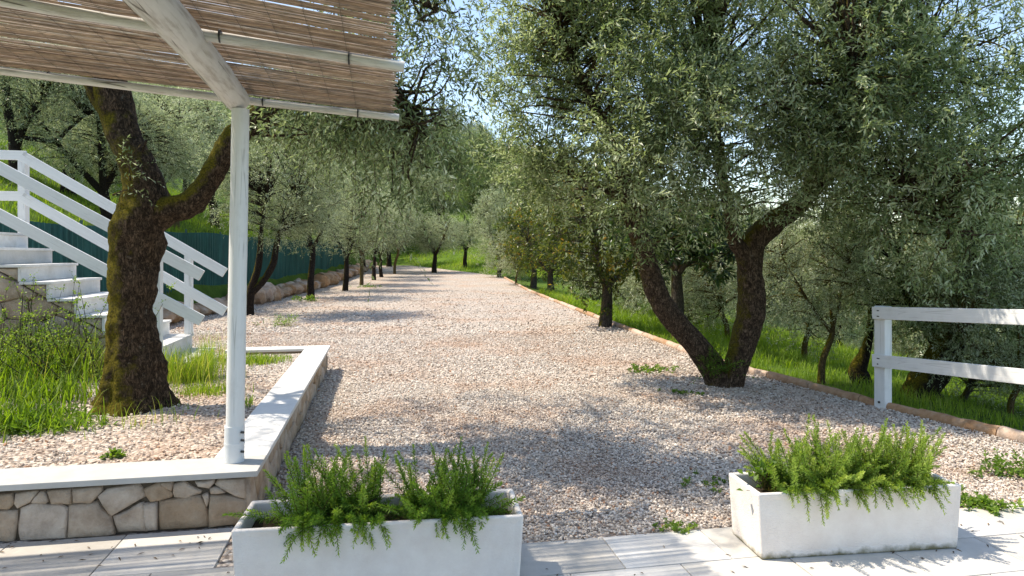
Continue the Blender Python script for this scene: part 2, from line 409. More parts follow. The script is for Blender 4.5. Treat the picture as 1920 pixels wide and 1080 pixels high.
def box_mesh(name, size, mat, bevel=.006, center=(0, 0, 0), jitter=0):
    bm = bmesh.new(); bmesh.ops.create_cube(bm, size=1)
    for v in bm.verts: v.co = Vector((v.co.x * size[0] + center[0], v.co.y * size[1] + center[1], v.co.z * size[2] + center[2]))
    if jitter:
        for v in bm.verts: v.co += Vector([random.uniform(-jitter, jitter) for _ in range(3)])
    if bevel: bmesh.ops.bevel(bm, geom=bm.edges[:], offset=bevel, segments=2, affect='EDGES', profile=.6)
    me = bpy.data.meshes.new(name); bm.to_mesh(me); bm.free(); me.materials.append(M[mat]); return me
def orient(o, p0, p1, root=None, up=(0, 0, 1)):
    """local X runs from p0 to p1, local Z as near to up as can be"""
    p0 = Vector(p0); x = (Vector(p1) - p0).normalized(); z = Vector(up) - x * Vector(up).dot(x); z.normalize(); y = z.cross(x)
    m = Matrix((x, y, z)).transposed().to_4x4()
    o.rotation_euler = m.to_euler()
    o.location = p0 - (root.location if root is not None else Vector((0, 0, 0)))
def board(name, root, p0, p1, w, h, mat, bevel=.006, up=(0, 0, 1)):
    L = (Vector(p1) - Vector(p0)).length
    o = link(name, box_mesh(name, (L, w, h), mat, bevel, (L / 2, 0, 0)), root)
    orient(o, p0, p1, root, up); return o
def pole(name, root, p0, p1, r0, r1, mat, sides=14, nz=.05, bend=.0):
    L = (Vector(p1) - Vector(p0)).length; b = Buf(); n = max(8, int(L / .12))
    X = np.linspace(0, L, n)
    P = np.stack([X, bend * np.sin(X * 2.1) , bend * np.sin(X * 1.3 + 1)], 1)
    tube(b, P, np.linspace(r0, r1, n), sides, 0, nz, 4.0)
    o = link(name, b.mesh(name, [mat]), root); orient(o, p0, p1, root); return o

# ------------------------------------------------------------------ lie of the land
KY = [-40, 0, 4, 5.98, 7.2, 9.3, 11, 14.5, 20, 30, 44, 60, 100, 400]
KX = [20, 6.7, 5.1, 4.39, 3.92, 3.25, 2.88, 2.45, 1.8, .7, -.9, -3, -8, -40]
LY = [-40, 12, 18.3, 22.7, 38.6, 60, 100, 400]
LX = [-7.9, -7.9, -8.2, -8.4, -9.6, -12, -17, -50]
def kerb_x(y): return np.interp(y, KY, KX)
def left_x(y): return np.interp(y, LY, LX)
def ground(x, y):
    x = np.asarray(x, float); y = np.asarray(y, float)
    z = .02 * np.clip(y - 30, 0, 30) + .24 * np.clip(y - 62, 0, 90) - .12 * np.clip(y - 152, 0, 200)
    bank = np.clip((x + 1.3) * .908 + (y - 44) * .42, 0, 25)
    dl = left_x(y) - .9 - x
    z = z + np.clip((dl + .6) / .5, 0, 1) * .85 + .40 * np.clip(dl, 0, 45)
    dr = x - kerb_x(y) - .12
    near = np.clip((44 - y) / 14, 0, 1)
    z = z + .16 * bank * (1 - near) * np.clip(1 - dr / 12, 0, 1)
    drop = .03 * np.clip(dr / .1, 0, 1) + .14 * np.clip(dr, 0, 7) + .30 * np.clip(dr - 7, 0, 200)
    z = z - drop
    return np.maximum(z, -46)
def P3(px, py, y): return np.array([(px - CX) / F * y, y, EYE - (py - HY) / F * y])
def on_ground(px, py, lo=2.5, hi=220):
    ys = np.linspace(lo, hi, 12000); x = (px - CX) / F * ys; z = EYE - (py - HY) / F * ys
    k = np.argmax(z < ground(x, ys))
    return np.array([x[k], ys[k], float(ground(x[k], ys[k]))])
def ground_at(px, y):
    x = (px - CX) / F * y
    return np.array([x, y, float(ground(x, y))])

def sheet(name, xs, ys, zf, mat, keep=None):
    X, Y = np.meshgrid(xs, ys); Z = zf(X, Y); b = Buf()
    n, m = X.shape; i = np.arange(n - 1)[:, None] * m + np.arange(m - 1)[None]
    f = np.stack([i, i + 1, i + m + 1, i + m], -1).reshape(-1, 4)
    b.add(np.stack([X, Y, Z], -1).reshape(-1, 3), f, 0, None, True)
    return link(name, b.mesh(name, [mat]))
def spaced(pts):
    out = []
    for a, b, n in pts: out += list(np.linspace(a, b, n, endpoint=False))
    return np.array(out + [pts[-1][1]])
gx = spaced([(-3000, -120, 14), (-120, -30, 45), (-30, -12, 50), (-12, 12, 64), (12, 40, 40), (40, 160, 30), (160, 3000, 14)])
gy = spaced([(-600, -10, 14), (-10, 60, 110), (60, 180, 44), (180, 400, 30), (400, 4000, 14)])
def gz(X, Y):
    z = ground(X, Y)
    inside = (X > left_x(Y) - .5) & (X < kerb_x(Y) + .05) & (Y < 62)
    bumps = np.vectorize(lambda a, b: noise.noise(Vector((a * .25, b * .25, 0))) * .12 + noise.noise(Vector((a * .03, b * .03, 5))) * 1.2 * min(1, max(0, (abs(a) + b - 60) / 60)))(np.clip(X, -400, 400), np.clip(Y, -400, 500))
    return np.where(inside, z - .06, z + np.where(np.abs(X) < 200, bumps, 0) * np.clip((np.maximum(X - kerb_x(Y), left_x(Y) - 1 - X)) / 2, 0, 1))
tag(sheet('ground', gx, gy, gz, 'meadow_ground'), kind='structure')
# lake beyond the slope
b = Buf(); a = np.linspace(0, 2 * math.pi, 65)[:-1]
b.add(np.vstack([[3200, 900, -40]] + [[3200 + 3050 * math.cos(t), 900 + 6000 * math.sin(t), -40] for t in a]), np.array([[0, 1 + i, 1 + (i + 1) % 64] for i in range(64)]))
tag(link('lake', b.mesh('lake', ['water'])), kind='structure')

# gravel driveway, a sheet that follows its two edges
n_y, n_x = 170, 40
ys = np.concatenate([np.linspace(2.6, 20, 110, endpoint=False), np.linspace(20, 61, 60)])
b = Buf(); t = np.linspace(0, 1, n_x)[None]
xl = (left_x(ys) - .4)[:, None]; xr = (kerb_x(ys) + .02)[:, None]
# the far end is cut on a slant where the grass bank begins
xr = np.minimum(xr, (-1.3 - (ys - 44) * .42 / .908)[:, None] + np.where(ys < 44, 60, 0)[:, None])
xr = np.maximum(xr, xl + .02)
X = xl + (xr - xl) * t; Y = np.repeat(ys[:, None], n_x, 1)
Z = .02 * np.clip(Y - 30, 0, 30) - .012
Z += np.vectorize(lambda a, c: noise.noise(Vector((a * .8, c * .8, 2))) * .012)(X, Y)
m = n_x; i = np.arange(len(ys) - 1)[:, None] * m + np.arange(m - 1)[None]
b.add(np.stack([X, Y, Z], -1).reshape(-1, 3), np.stack([i, i + 1, i + m + 1, i + m], -1).reshape(-1, 4), 0, None, True)
tag(link('driveway', b.mesh('driveway', ['gravel_bed'])), kind='structure')

# local frame of the terrace walls: s runs left, t runs back
O = np.array([-1.54, 4.10]); LV = np.array([-.983, -.185]); BV = np.array([-.185, .983])
def ST(s, t, z=0.0): q = O + LV * s + BV * t; return Vector((q[0], q[1], z))
CAPZ, CAPT, CAPW, WLEN, WDEP = .33, .036, .32, 6.2, 5.73

# ------------------------------------------------------------------ paving
pav = thing('paving', (0, 0, 0), None, None); pav['kind'] = 'structure'
b = Buf()
q = [ST(6.5, -4.2, -.05), ST(-7.5, -4.2, -.05), ST(-7.5, .0, -.05), ST(6.5, .0, -.05)]
b.add(q, [[0, 1, 2, 3]]); link('joint_bed', b.mesh('joint_bed', ['mortar']), pav)
slab = box_mesh('slab', (.594, .394, .05), 'paving_stone', .004)
# border of the paving against the gravel runs through (0.075, 3.85)
tb0 = float((np.array([.075, 3.85]) - O) @ BV)
for row in range(8):
    for k in range(-12, 11):
        s = k * .6 + (.3 if row % 2 else 0) + .11; tt = tb0 - .2 - row * .4
        p = ST(s, tt, -.025 + random.uniform(-.0015, .0015))
        if p.y < -.4: continue
        o = link('slab', slab, pav, p); o.rotation_euler = (random.uniform(-.002, .002), random.uniform(-.002, .002), math.atan2(-LV[1], -LV[0]) + random.uniform(-.002, .002))
# strip of slabs between the border line and the stone wall
if tb0 < -.02:
    strip = box_mesh('slab_strip', (.594, -tb0 - .01, .05), 'paving_stone', .004)
    for k in range(0, 11):
        o = link('slab', strip, pav, ST(k * .6 + .41, tb0 / 2, -.026)); o.rotation_euler = (0, 0, math.atan2(-LV[1], -LV[0]))

# ------------------------------------------------------------------ stone walls of the planting bed
def clip_poly(poly, a, c):
    """keep the side where a.p <= c"""
    out = []
    for i in range(len(poly)):
        p, q = poly[i], poly[(i + 1) % len(poly)]
        dp, dq = p @ a - c, q @ a - c
        if dp <= 0: out.append(p)
        if dp * dq < 0: out.append(p + (q - p) * (dp / (dp - dq)))
    return out
def cells(w, h, nx, ny, rng, jit=.36):
    pts = []
    for j in range(ny):
        for i in range(nx):
            pts.append(((i + .5 + (.5 if j % 2 else 0) + rng.uniform(-jit, jit)) * w / nx, (j + .5 + rng.uniform(-jit, jit)) * h / ny))
    pts = np.array(pts); res = []
    for k, p in enumerate(pts):
        poly = [np.array(c, float) for c in ((0, 0), (w, 0), (w, h), (0, h))]
        for m_, q in enumerate(pts):
            if m_ == k: continue
            a = q - p
            if np.linalg.norm(a) > 4 * max(w / nx, h / ny): continue
            poly = clip_poly(poly, a, a @ (p + q) / 2)
            if len(poly) < 3: break
        if len(poly) >= 3: res.append(np.array(poly))
    return res
def stone(parent, poly, to3, rng, gap=.0035, proud=.034, mat='wall_stone'):
    """one rough stone: outline poly in wall coordinates, to3(a, b, depth) -> world point"""
    c = poly.mean(0); P = []
    n = len(poly)
    for i in range(n):                       # densify and roughen the outline
        p, q = poly[i], poly[(i + 1) % n]
        k = 2 if np.linalg.norm(q - p) > .07 else 1
        for j in range(k):
            s = p + (q - p) * (j / k)
            P.append(s + (rng.uniform(-.005, .005, 2) if j else rng.uniform(-.003, .003, 2)))
    P = np.array(P); d = c - P; l = np.linalg.norm(d, axis=1, keepdims=True)
    if l.min() < .012: return
    P0 = P + d / l * gap; n = len(P0)
    V = []; pr = proud * rng.uniform(.6, 1.25); tilt = rng.uniform(-.10, .10, 2)
    for f, dep, jz in ((0, -.03, 0), (0, pr * .45, .003), (.10, pr * .9, .004), (.5, pr, .006)):
        for p in P0 + (c - P0) * f:
            V.append(to3(p[0], p[1], dep + (rng.uniform(-jz, jz) if jz else 0) + ((p - c) @ tilt if dep > 0 else 0)))
    V.append(to3(c[0], c[1], pr + rng.uniform(-.004, .006)))
    V = np.array([list(v) for v in V]); b = Buf()
    j = np.arange(n); k = (j + 1) % n
    for r in range(3): b.add(np.zeros((0, 3)), np.zeros((0, 4))) if False else None
    fq = np.concatenate([np.stack([r * n + j, r * n + k, (r + 1) * n + k, (r + 1) * n + j], -1) for r in range(3)])
    b.v.append(V.astype(np.float32)); b.t.append(np.full(len(V), .5, np.float32)); b.n = len(V)
    b.f.append((fq, 0, True)); b.f.append((np.stack([3 * n + j, 3 * n + k, np.full(n, 4 * n)], -1), 0, True))
    me = b.mesh('stone', [mat], parent.location)
    link('stone', me, parent)

def box_st(name, parent, s0, s1, t0, t1, z0, z1, mat, bevel=.004):
    L = s1 - s0; W = t1 - t0
    o = link(name, box_mesh(name, (L, W, z1 - z0), mat, bevel), parent)
    c = ST((s0 + s1) / 2, (t0 + t1) / 2, (z0 + z1) / 2)
    o.location = c - (parent.location if parent else Vector((0, 0, 0)))
    o.rotation_euler = (0, 0, math.atan2(-LV[1], -LV[0])); return o

rngw = np.random.default_rng(5)
fw = thing('stone_wall', ST(2, .15, 0), 'low rough stone wall with pale capping running left from the white post', 'wall')
ins = .045
box_st('core', fw, .05, WLEN, ins, .28, -.1, CAPZ - CAPT - .001, 'mortar', .0)
# stones traced on the front face: photo pixels of each outline
TR = [
 [(0,927),(24,924),(28,942),(18,953),(0,953)], [(31,925),(66,920),(72,922),(58,940),(36,951),(29,942)],
 [(76,922),(86,920),(93,938),(88,943),(60,942)], [(90,920),(138,914),(137,942),(98,943)],
 [(139,915),(192,911),(194,920),(172,941),(139,941)], [(186,929),(202,916),(262,906),(268,913),(275,930),(262,937),(210,965)],
 [(271,916),(300,904),(312,906),(325,925),(322,931),(284,940)], [(302,903),(325,902),(325,918)],
 [(327,907),(346,902),(366,914),(380,920),(376,925),(350,932),(328,930)], [(366,902),(403,898),(402,904),(394,914),(372,911)],
 [(402,906),(410,898),(460,896),(462,933),(440,927)], [(396,914),(404,911),(425,921),(396,924)],
 [(0,957),(34,957),(33,980),(28,1013),(0,1013)], [(38,953),(60,943),(92,945),(110,944),(128,953),(128,1004),(40,1013),(34,985)],
 [(131,945),(184,940),(196,956),(208,966),(216,1000),(190,1004),(131,1006)], [(212,966),(240,956),(262,944),(270,940),(274,960),(276,995),(222,998)],
 [(272,944),(296,941),(295,992),(276,995)], [(298,940),(330,934),(376,928),(388,945),(392,986),(300,993)],
 [(381,926),(393,922),(394,934),(390,948)], [(395,927),(440,930),(462,937),(462,980),(394,985)],
]
wn_ = np.array([-BV[0], -BV[1]])        # towards the camera
base_pt = ST(0, ins - .004)
def hit_front(px, py):
    d = np.array([(px - CX) / F, 1.0]); nn = wn_; k = (np.array([base_pt.x, base_pt.y]) @ nn) / (d @ nn)
    p = d * k; s = (p - O) @ LV
    return np.array([s, EYE - (py - HY) / F * k])
def front3(s, z, dep): return ST(s, ins - dep, z)
for o_ in TR: stone(fw, np.array([hit_front(*p) for p in o_])[::-1], front3, rngw, gap=-.0025)
s_end = hit_front(0, 950)[0]
for c in cells(WLEN - s_end - .02, .30, 14, 2, rngw): stone(fw, c + np.array([s_end + .01, .0]), front3, rngw)
s = -.012; k = 0
while s < WLEN:
    L = [2.35, 1.6, 2.3][k % 3]; e = min(s + L, WLEN)
    box_st('cap', fw, s, e - .004, -.012, CAPW, CAPZ - CAPT, CAPZ, 'cap_stone', .005); s = e; k += 1
sw = thing('stone_wall', ST(.15, 3, 0), 'low stone wall with pale capping running back beside the gravel driveway', 'wall')
box_st('core', sw, ins, .28, .29, WDEP - .03, -.1, CAPZ - CAPT - .002, 'mortar', .0)
def side3(t, z, dep): return ST(ins - dep, t, z)
for c in cells(WDEP - .06, .33, 22, 2, rngw, .3): stone(sw, c + np.array([.03, -.03]), side3, rngw, proud=.024)
t0 = CAPW + .004
for L in (1.75, 1.85, 1.9):
    e = min(t0 + L, WDEP - .0); box_st('cap', sw, -.012, CAPW - .012, t0, e - .004, CAPZ - CAPT, CAPZ - .001, 'cap_stone', .005); t0 = e
bw = thing('stone_wall', ST(1.2, WDEP - .15, 0), 'low pale capped wall closing the planting bed beside the stairs', 'wall')
box_st('core', bw, .32, 1.3, WDEP - .27, WDEP - .04, -.1, CAPZ - CAPT - .003, 'wall_stone', .0)
box_st('cap', bw, CAPW - .008, 1.35, WDEP - .31, WDEP, CAPZ - CAPT, CAPZ - .002, 'cap_stone', .005)

# planting bed surface
def bed_z(s, t): return .285 + .035 * math.sin(s * 1.1 + .5) * math.sin(t * .9) * 0.6 + .10 * max(0, min(1, (s - 1.2) / 1.5)) * max(0, min(1, (t - 1.2) / 1.5))
b = Buf(); S_ = np.linspace(.25, WLEN, 50); T_ = np.linspace(.25, WDEP - .2, 50)
V = [ST(s, t, bed_z(s, t) - .004 + .012 * noise.noise(Vector((s * 4, t * 4, 0)))) for t in T_ for s in S_]
i = np.arange(49)[:, None] * 50 + np.arange(49)[None]
b.add([list(v) for v in V], np.stack([i, i + 50, i + 51, i + 1], -1).reshape(-1, 4), 0, None, True)
tag(link('planting_bed', b.mesh('planting_bed', ['gravel_bed'])), kind='structure')

# ------------------------------------------------------------------ kerb along the right edge
kerb = thing('kerb', (0, 0, 0), None, None); kerb['kind'] = 'structure'
y = 3.2; rk = np.random.default_rng(3)
while y < 40:
    L = rk.uniform(.5, .75) * (1 if y < 14 else 1.8); y1 = y + L
    n = 7; yy = np.linspace(y + .006, y1 - .006, n)
    P = np.stack([kerb_x(yy) + .05, yy, .018 + .02 * np.clip(yy - 30, 0, 30) + rk.uniform(-.008, .010) + 0 * yy], 1)
    b = Buf(); tube(b, P, rk.uniform(.052, .068), 10, 0, .16, 9.0)
    link('kerb_stone', b.mesh('kerb_stone', ['kerb_stone']), kerb); y = y1

# ------------------------------------------------------------------ stairs
RUN, RISE = .272, .182
st = thing('staircase', ST(2.6, 4.4, .3), 'white stone staircase climbing behind the mossy olive trunk', 'staircase')
T0, T1 = 3.77, 5.11
zs = [.42 + .1825 * i for i in range(9)]           # tread heights up to the landing at 1.88
s0 = 1.39
for i, z in enumerate(zs):
    sa = s0 + RUN * i; last = i == len(zs) - 1
    sb = sa + RUN if not last else 6.2
    box_st('step_core', st, sa + .03, sb + (.0 if last else .03), T0 + .045, T1 - .02, .1, z - .034, 'mortar', 0)
    box_st('riser', st, sa + .008, sa + .034, T0 - .0, T1, z - RISE + .002, z - .031, 'stair_plaster', .002)
    box_st('tread', st, sa - .012, sb + (.02 if not last else 0), T0 - .015, T1 + .01, z - .03, z, 'stair_plaster', .005)
def stair3(s, z, dep): return ST(s, T0 + .045 - dep, z)
line_a = np.array([-RISE / RUN, 1.0]); line_c = line_a @ np.array([s0 + RUN, zs[0] - .04])
W_, H_ = 6.2 - s0, 1.84 - .2
for c in cells(W_, H_, 17, 7, rngw):
    p = clip_poly([q + np.array([s0, .2]) for q in c], line_a, line_c)
    p = clip_poly(p, np.array([0, 1.]), 1.84) if len(p) > 2 else p
    if len(p) >= 3: stone(st, np.array(p), stair3, rngw)
for i, z in enumerate(zs[:-1]):
    sa = s0 + RUN * i
    stone(st, np.array([(sa + .036, z - RISE + .005), (sa + RUN, z - .036), (sa + .036, z - .036)]), stair3, rngw, gap=.004)

def rail_line(nm, t, post_s, label, s_top, slope, zc, end_s, level):
    """two sloping boards on posts; zc is the top board's centre height at s = end_s"""
    rt = thing(nm, ST(1.66, t, .4), label, 'railing')
    def z_at(s): return zc + slope * (s - end_s)
    for dz, e in ((0, 0), (-.50, .06)):
        s1 = s_top
        board('board', rt, ST(end_s - e * 0, t - .045, z_at(end_s) + dz), ST(s1, t - .045, z_at(s1) + dz), .03, .125, 'white_paint', .005)
        if level: board('board', rt, ST(s1 - .05, t - .043, z_at(s1) + dz + .005), ST(s1 + 1.6, t - .043, z_at(s1) + dz + .02), .03, .115, 'white_paint', .005)
    for ps in post_s:
        zz = z_at(ps) + .02 if ps < s_top else z_at(s_top)
        foot = zs[0] - .03 if ps < 2.2 else (zs[-1] - .002 if ps > 3.5 else zs[int((ps - s0) / RUN)])
        if ps < 1.9: foot = zs[1] - .002
        board('post', rt, ST(ps, t, foot), ST(ps, t, zz), .11, .085, 'white_paint', .006, up=(LV[0], LV[1], 0))
rail_line('stair_railing', T0 + .06, (1.70, 3.9, 5.2), 'white wooden railing on the stone wall side of the staircase', 4.3, .575, 1.387, 1.23, True)
rail_line('stair_railing', T1 - .05, (1.70, 3.60, 5.1), 'white wooden railing on the green fence side of the staircase', 3.60, .615, 1.385, 1.25, True)

# ------------------------------------------------------------------ pergola
pg = thing('pergola', (-1.74, 4.28, CAPZ), 'white pole pergola with reed mat roof standing on the capped wall', 'pergola')
PB = Vector((-1.74, 4.28, 0))
pole('post', pg, (-1.74, 4.28, CAPZ), (-1.70, 4.275, 2.535), .056, .053, 'white_paint', 16, .03)
slv = pole('post_sleeve', pg, (-1.742, 4.28, CAPZ + .001), (-1.739, 4.28, .555), .0605, .0605, 'pipe_plastic', 24, 0)
pole('sleeve_ring', pg, (-1.74, 4.28, .44), (-1.74, 4.28, .452), .0625, .0625, 'pipe_plastic', 24, 0)
for dz in (.40, .47, .52):
    bo = pole('bolt', pg, (-1.74 + .055, 4.25, dz), (-1.74 + .072, 4.243, dz), .008, .008, 'bolt_metal', 8, 0)
BD = np.array([.185, -.983])
def beam_pt(q, z): return (PB.x + BD[0] * q, PB.y + BD[1] * q, z)
pole('beam', pg, beam_pt(-.07, 2.605), beam_pt(4.6, 2.76), .078, .092, 'worn_paint', 18, .05, .008)
UR = np.array([.983, .185])
def mat_z(a, q): return 2.635 + .050 * q - (.088 + .030 * np.minimum(q, 2)) * a
for q, r in ((-.12, .026), (1.06, .029), (2.15, .029), (3.2, .029)):
    A = PB.x + BD[0] * q, PB.y + BD[1] * q
    lo, hi = -3.4, 1.02
    p0 = (A[0] + UR[0] * lo, A[1] + UR[1] * lo, mat_z(lo, q)); p1 = (A[0] + UR[0] * hi, A[1] + UR[1] * hi, mat_z(hi, q))
    pole('rafter', pg, p0, p1, r, r * .95, 'worn_paint', 12, .06, .006)
    # wire ties round the rafter
    for a in (-2.2, -1.1, .15, .75):
        c = Vector((A[0] + UR[0] * a, A[1] + UR[1] * a, mat_z(a, q)))
        pole('wire_tie', pg, c - Vector((UR[0], UR[1], 0)) * .004, c + Vector((UR[0], UR[1], 0)) * .004, r * 1.12, r * 1.12, 'bolt_metal', 10, 0)
b = Buf(); rr = np.random.default_rng(21); q = -.16
while q < 3.5:
    rad = rr.uniform(.0036, .0060); q += rad * 2 + max(0, rr.normal(.0004, .0014)) + (rr.uniform(.004, .014) if rr.random() < .075 else 0)
    a0, a1 = -3.35 + rr.normal(0, .03), .985 + rr.normal(0, .018) - .02 * q
    n = 14; aa = np.linspace(a0, a1, n)
    ph = rr.uniform(0, 6, 2); wob = .0035 * np.sin(aa * 1.7 + ph[0]) + .003 * np.sin(aa * 3.9 + ph[1])
    qq = q + wob
    P = np.stack([PB.x + BD[0] * qq + UR[0] * aa, PB.y + BD[1] * qq + UR[1] * aa,
                  mat_z(aa, qq) + .036 + rad + rr.uniform(-.002, .004) + .010 * np.sin(q * 2.8) ** 2 + .003 * np.sin(aa * 2.3 + ph[1])], 1)
    tube(b, P, rad * np.linspace(1.1, .85, n), 4, 0, cap=False, tint=float(np.clip(rr.normal(.5, .22), 0, 1)))
tag(link('reed_mat', b.mesh('reed_mat', ['reed'], pg.location), pg), kind='stuff')
b = Buf()
for a in np.arange(-3.1, .9, .16):
    qq = np.linspace(-.15, 3.4, 50)
    for dz in (-.003, .012):
        P = np.stack([PB.x + BD[0] * qq + UR[0] * a, PB.y + BD[1] * qq + UR[1] * a, mat_z(a, qq) + .036 + dz + .010 * np.sin(qq * 2.8) ** 2 + .002 * np.sin(qq * 90)], 1)
        tube(b, P, .0010, 3, 0, cap=False)
tag(link('mat_wires', b.mesh('mat_wires', ['bolt_metal'], pg.location), pg), kind='stuff')

# ------------------------------------------------------------------ rail fence on the right
rf = thing('rail_fence', (3.98, 7.25, 0), 'white painted two rail wooden fence beside the kerb', 'fence')
fd = np.array([.33, -.944]); fp = np.array([3.94, 7.25])
def FP(q, z, off=0.0): return (fp[0] + fd[0] * q - .944 * off, fp[1] + fd[1] * q - .33 * off, z)
for q, z0, z1 in ((0, -.03, 1.075), (2.35, .02, 1.24)):
    board('post', rf, FP(q, z0), FP(q, z1), .10, .135, 'white_paint', .006, up=(fd[0], fd[1], 0))
for za, zb in ((1.0, 1.145), (.494, .635)):
    board('rail', rf, FP(-.068, za, .066), FP(2.45, zb, .066), .03, .132, 'white_paint', .005)
for zb_ in (.97, 1.03, .465, .525): pole('bolt', rf, FP(random.uniform(-.03, .03), zb_, .078), FP(0.0, zb_, .0835), .006, .006, 'bolt_metal', 8, 0)
pole('bolt', rf, FP(0.0, .06, .05), FP(0.0, .06, .062), .012, .012, 'bolt_metal', 8, 0)

# ------------------------------------------------------------------ planters
def planter(lbl, c, size, rot):
    L, D, H = size
    rt = thing('planter', c, lbl, 'planter'); rt.rotation_euler = (0, 0, rot)
    bm = bmesh.new(); bmesh.ops.create_cube(bm, size=1)
    for v in bm.verts:
        k = 1 if v.co.z > 0 else .965
        v.co = Vector((v.co.x * L * k, v.co.y * D * k, (v.co.z + .5) * H))
    top = [f for f in bm.faces if f.normal.z > .9][0]
    r = bmesh.ops.inset_individual(bm, faces=[top], thickness=.042)
    ext = bmesh.ops.extrude_discrete_faces(bm, faces=[top])
    bmesh.ops.translate(bm, verts=ext['faces'][0].verts, vec=(0, 0, -.14))
    # shallow recessed field on the long sides
    bm.normal_update()
    for f in [f for f in bm.faces if abs(f.normal.y) > .9 and f.calc_area() > .8 * L * H * .8]:
        bmesh.ops.inset_individual(bm, faces=[f], thickness=.055)
        bmesh.ops.translate(bm, verts=f.verts, vec=f.normal * -.007)
    ed = [e for e in bm.edges if len(e.link_faces) == 2 and e.calc_face_angle(0) > 1.0]
    bmesh.ops.bevel(bm, geom=ed, offset=.012, segments=3, affect='EDGES', profile=.5)
    bmesh.ops.triangulate(bm, faces=[f for f in bm.faces if len(f.verts) > 4])
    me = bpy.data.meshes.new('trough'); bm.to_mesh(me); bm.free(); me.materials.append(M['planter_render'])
    for p in me.polygons: p.use_smooth = False
    link('trough', me, rt)
    b = Buf(); nx, ny = 30, 10; xs_ = np.linspace(-L / 2 + .035, L / 2 - .035, nx); ys_ = np.linspace(-D / 2 + .035, D / 2 - .035, ny)
    V = [(x, y_, H - .085 + .02 * noise.noise(Vector((x * 9, y_ * 9, L)))) for y_ in ys_ for x in xs_]
    i = np.arange(ny - 1)[:, None] * nx + np.arange(nx - 1)[None]
    b.add(V, np.stack([i, i + 1, i + nx + 1, i + nx], -1).reshape(-1, 4), 0, None, True)
    link('soil', b.mesh('soil', ['soil']), rt)
    return rt
ang = math.atan2(.18, 1.32)
pl1c = ((-1.26 + .064 - 1.33 - .006) / 4, (3.08 + 3.265 + 3.47 + 3.64) / 4)
pl1 = planter('pale rendered planter trough beside the front wall with two dark green rosemary bushes', (pl1c[0], pl1c[1], .0), (1.34, .39, .38), ang)
ang2 = math.atan2(.15, 1.18)
pl2c = ((1.318 + 2.50 + 1.24 + 2.44) / 4, (3.62 + 3.78 + 3.985 + 4.13) / 4)
pl2 = planter('pale rendered planter trough with mossy base full of yellowish green rosemary', (pl2c[0], pl2c[1], .0), (1.19, .37, .355), ang2)

def rosemary(lbl, rt, H, x0, spread, n, rng, leaf, front=10, tallb=.26, lean=.0):
    ca, sa = math.cos(rt.rotation_euler.z), math.sin(rt.rotation_euler.z)
    def W(x, y_, z): return np.array([rt.location.x + ca * x - sa * y_, rt.location.y + sa * x + ca * y_, z])
    o = W(x0, 0, H - .05); root = thing('rosemary', o, lbl, 'rosemary', 'rosemary bushes in the planters')
    b = Buf()
    for k in range(n):
        fr = k < front
        th = rng.uniform(0, 2 * math.pi); rad = rng.uniform(0, .07)
        base = W(x0 + rng.uniform(-.5, .5) * spread, rng.uniform(-.15, -.09) if fr else rng.uniform(-.08, .08), H - (.02 if fr else .08))
        if fr:
            d = W(rng.uniform(-.7, .7), -1, 0) - W(0, 0, 0); d[2] = rng.uniform(.5, 2.2); ln = rng.uniform(.10, .23); dr = rng.uniform(.8, 2.6)
        else:
            l = rng.normal(lean, .65); q = rng.normal(-.08, .42)
            d = W(l, q, 0) - W(0, 0, 0); d[2] = rng.uniform(.7, 1.3); ln = (rng.uniform(.30, .75) if rng.random() < .55 else rng.uniform(.7, 1.0)) * tallb; dr = rng.uniform(-.25, .25)
            if abs(l) > .7: dr = rng.uniform(.1, .6)
        d = unit(d); m_ = int(ln / .0026); s = (np.arange(m_) + .5) / m_
        side = np.array([rng.normal(0, .08), rng.normal(0, .08), 0])
        P = base + d * (ln * s)[:, None] + (np.array([0, 0, -1]) * dr + side)[None] * (ln * s ** 2)[:, None] * .5
        tan = unit(np.gradient(P, axis=0)); e1 = unit(np.cross(tan, [0.2, .9, .3])); e2 = np.cross(tan, e1)
        an = np.arange(m_) * 2.4 + rng.normal(0, .3, m_)
        lat = np.cos(an)[:, None] * e1 + np.sin(an)[:, None] * e2
        A = (1.12 - .55 * s ** 3)[:, None] + rng.normal(0, .15, (m_, 1))
        ld = tan * np.cos(A) + lat * np.sin(A)
        Ln = .032 * (1 - .45 * s ** 4) * rng.uniform(.75, 1.15, m_) * (.6 + .4 * np.minimum(1, s * 5))
        keep = s > (.12 if fr else .08)
        tb = np.clip(rng.normal(.30, .14) + .42 * s ** 2 + rng.normal(0, .10, m_), 0, 1)
        leaves(b, P[keep], ld[keep], (tan + rng.normal(0, .3, (m_, 3)))[keep], Ln[keep], .0034, tb[keep], 0, .3, .06)
        tube(b, P[::max(1, m_ // 8)], np.linspace(.0024, .001, len(P[::max(1, m_ // 8)])), 4, 1, cap=False, tint=.3)
    foli = link('foliage', b.mesh('foliage', [leaf, 'bark_young'], o), root)
    bs = Buf()
    for k in range(7):
        e = o + np.array([rng.uniform(-.5, .5) * spread, rng.uniform(-.05, .05), rng.uniform(.06, .12)])
        tube(bs, catmull([o + np.array([rng.uniform(-.03, .03), 0, -.01]), (o + e) / 2 + np.array([0, 0, .01]), e], 5), np.linspace(.007, .003, 5), 5)
    link('stem', bs.mesh('stem', ['bark_grey'], o), root)
r1 = np.random.default_rng(31)
rosemary('dark green rosemary bush nearer the stone wall', pl1, .38, -.22, .42, 190, r1, 'rosemary_leaf', 56, .40, -.05)
rosemary('dark green rosemary bush at the open gravel end of its planter', pl1, .38, .31, .36, 170, r1, 'rosemary_leaf', 44, .40, .12)
rosemary('yellowish rosemary bush beside the small leafy weed', pl2, .355, -.22, .42, 200, r1, 'rosemary_pale', 40, .42, -.08)
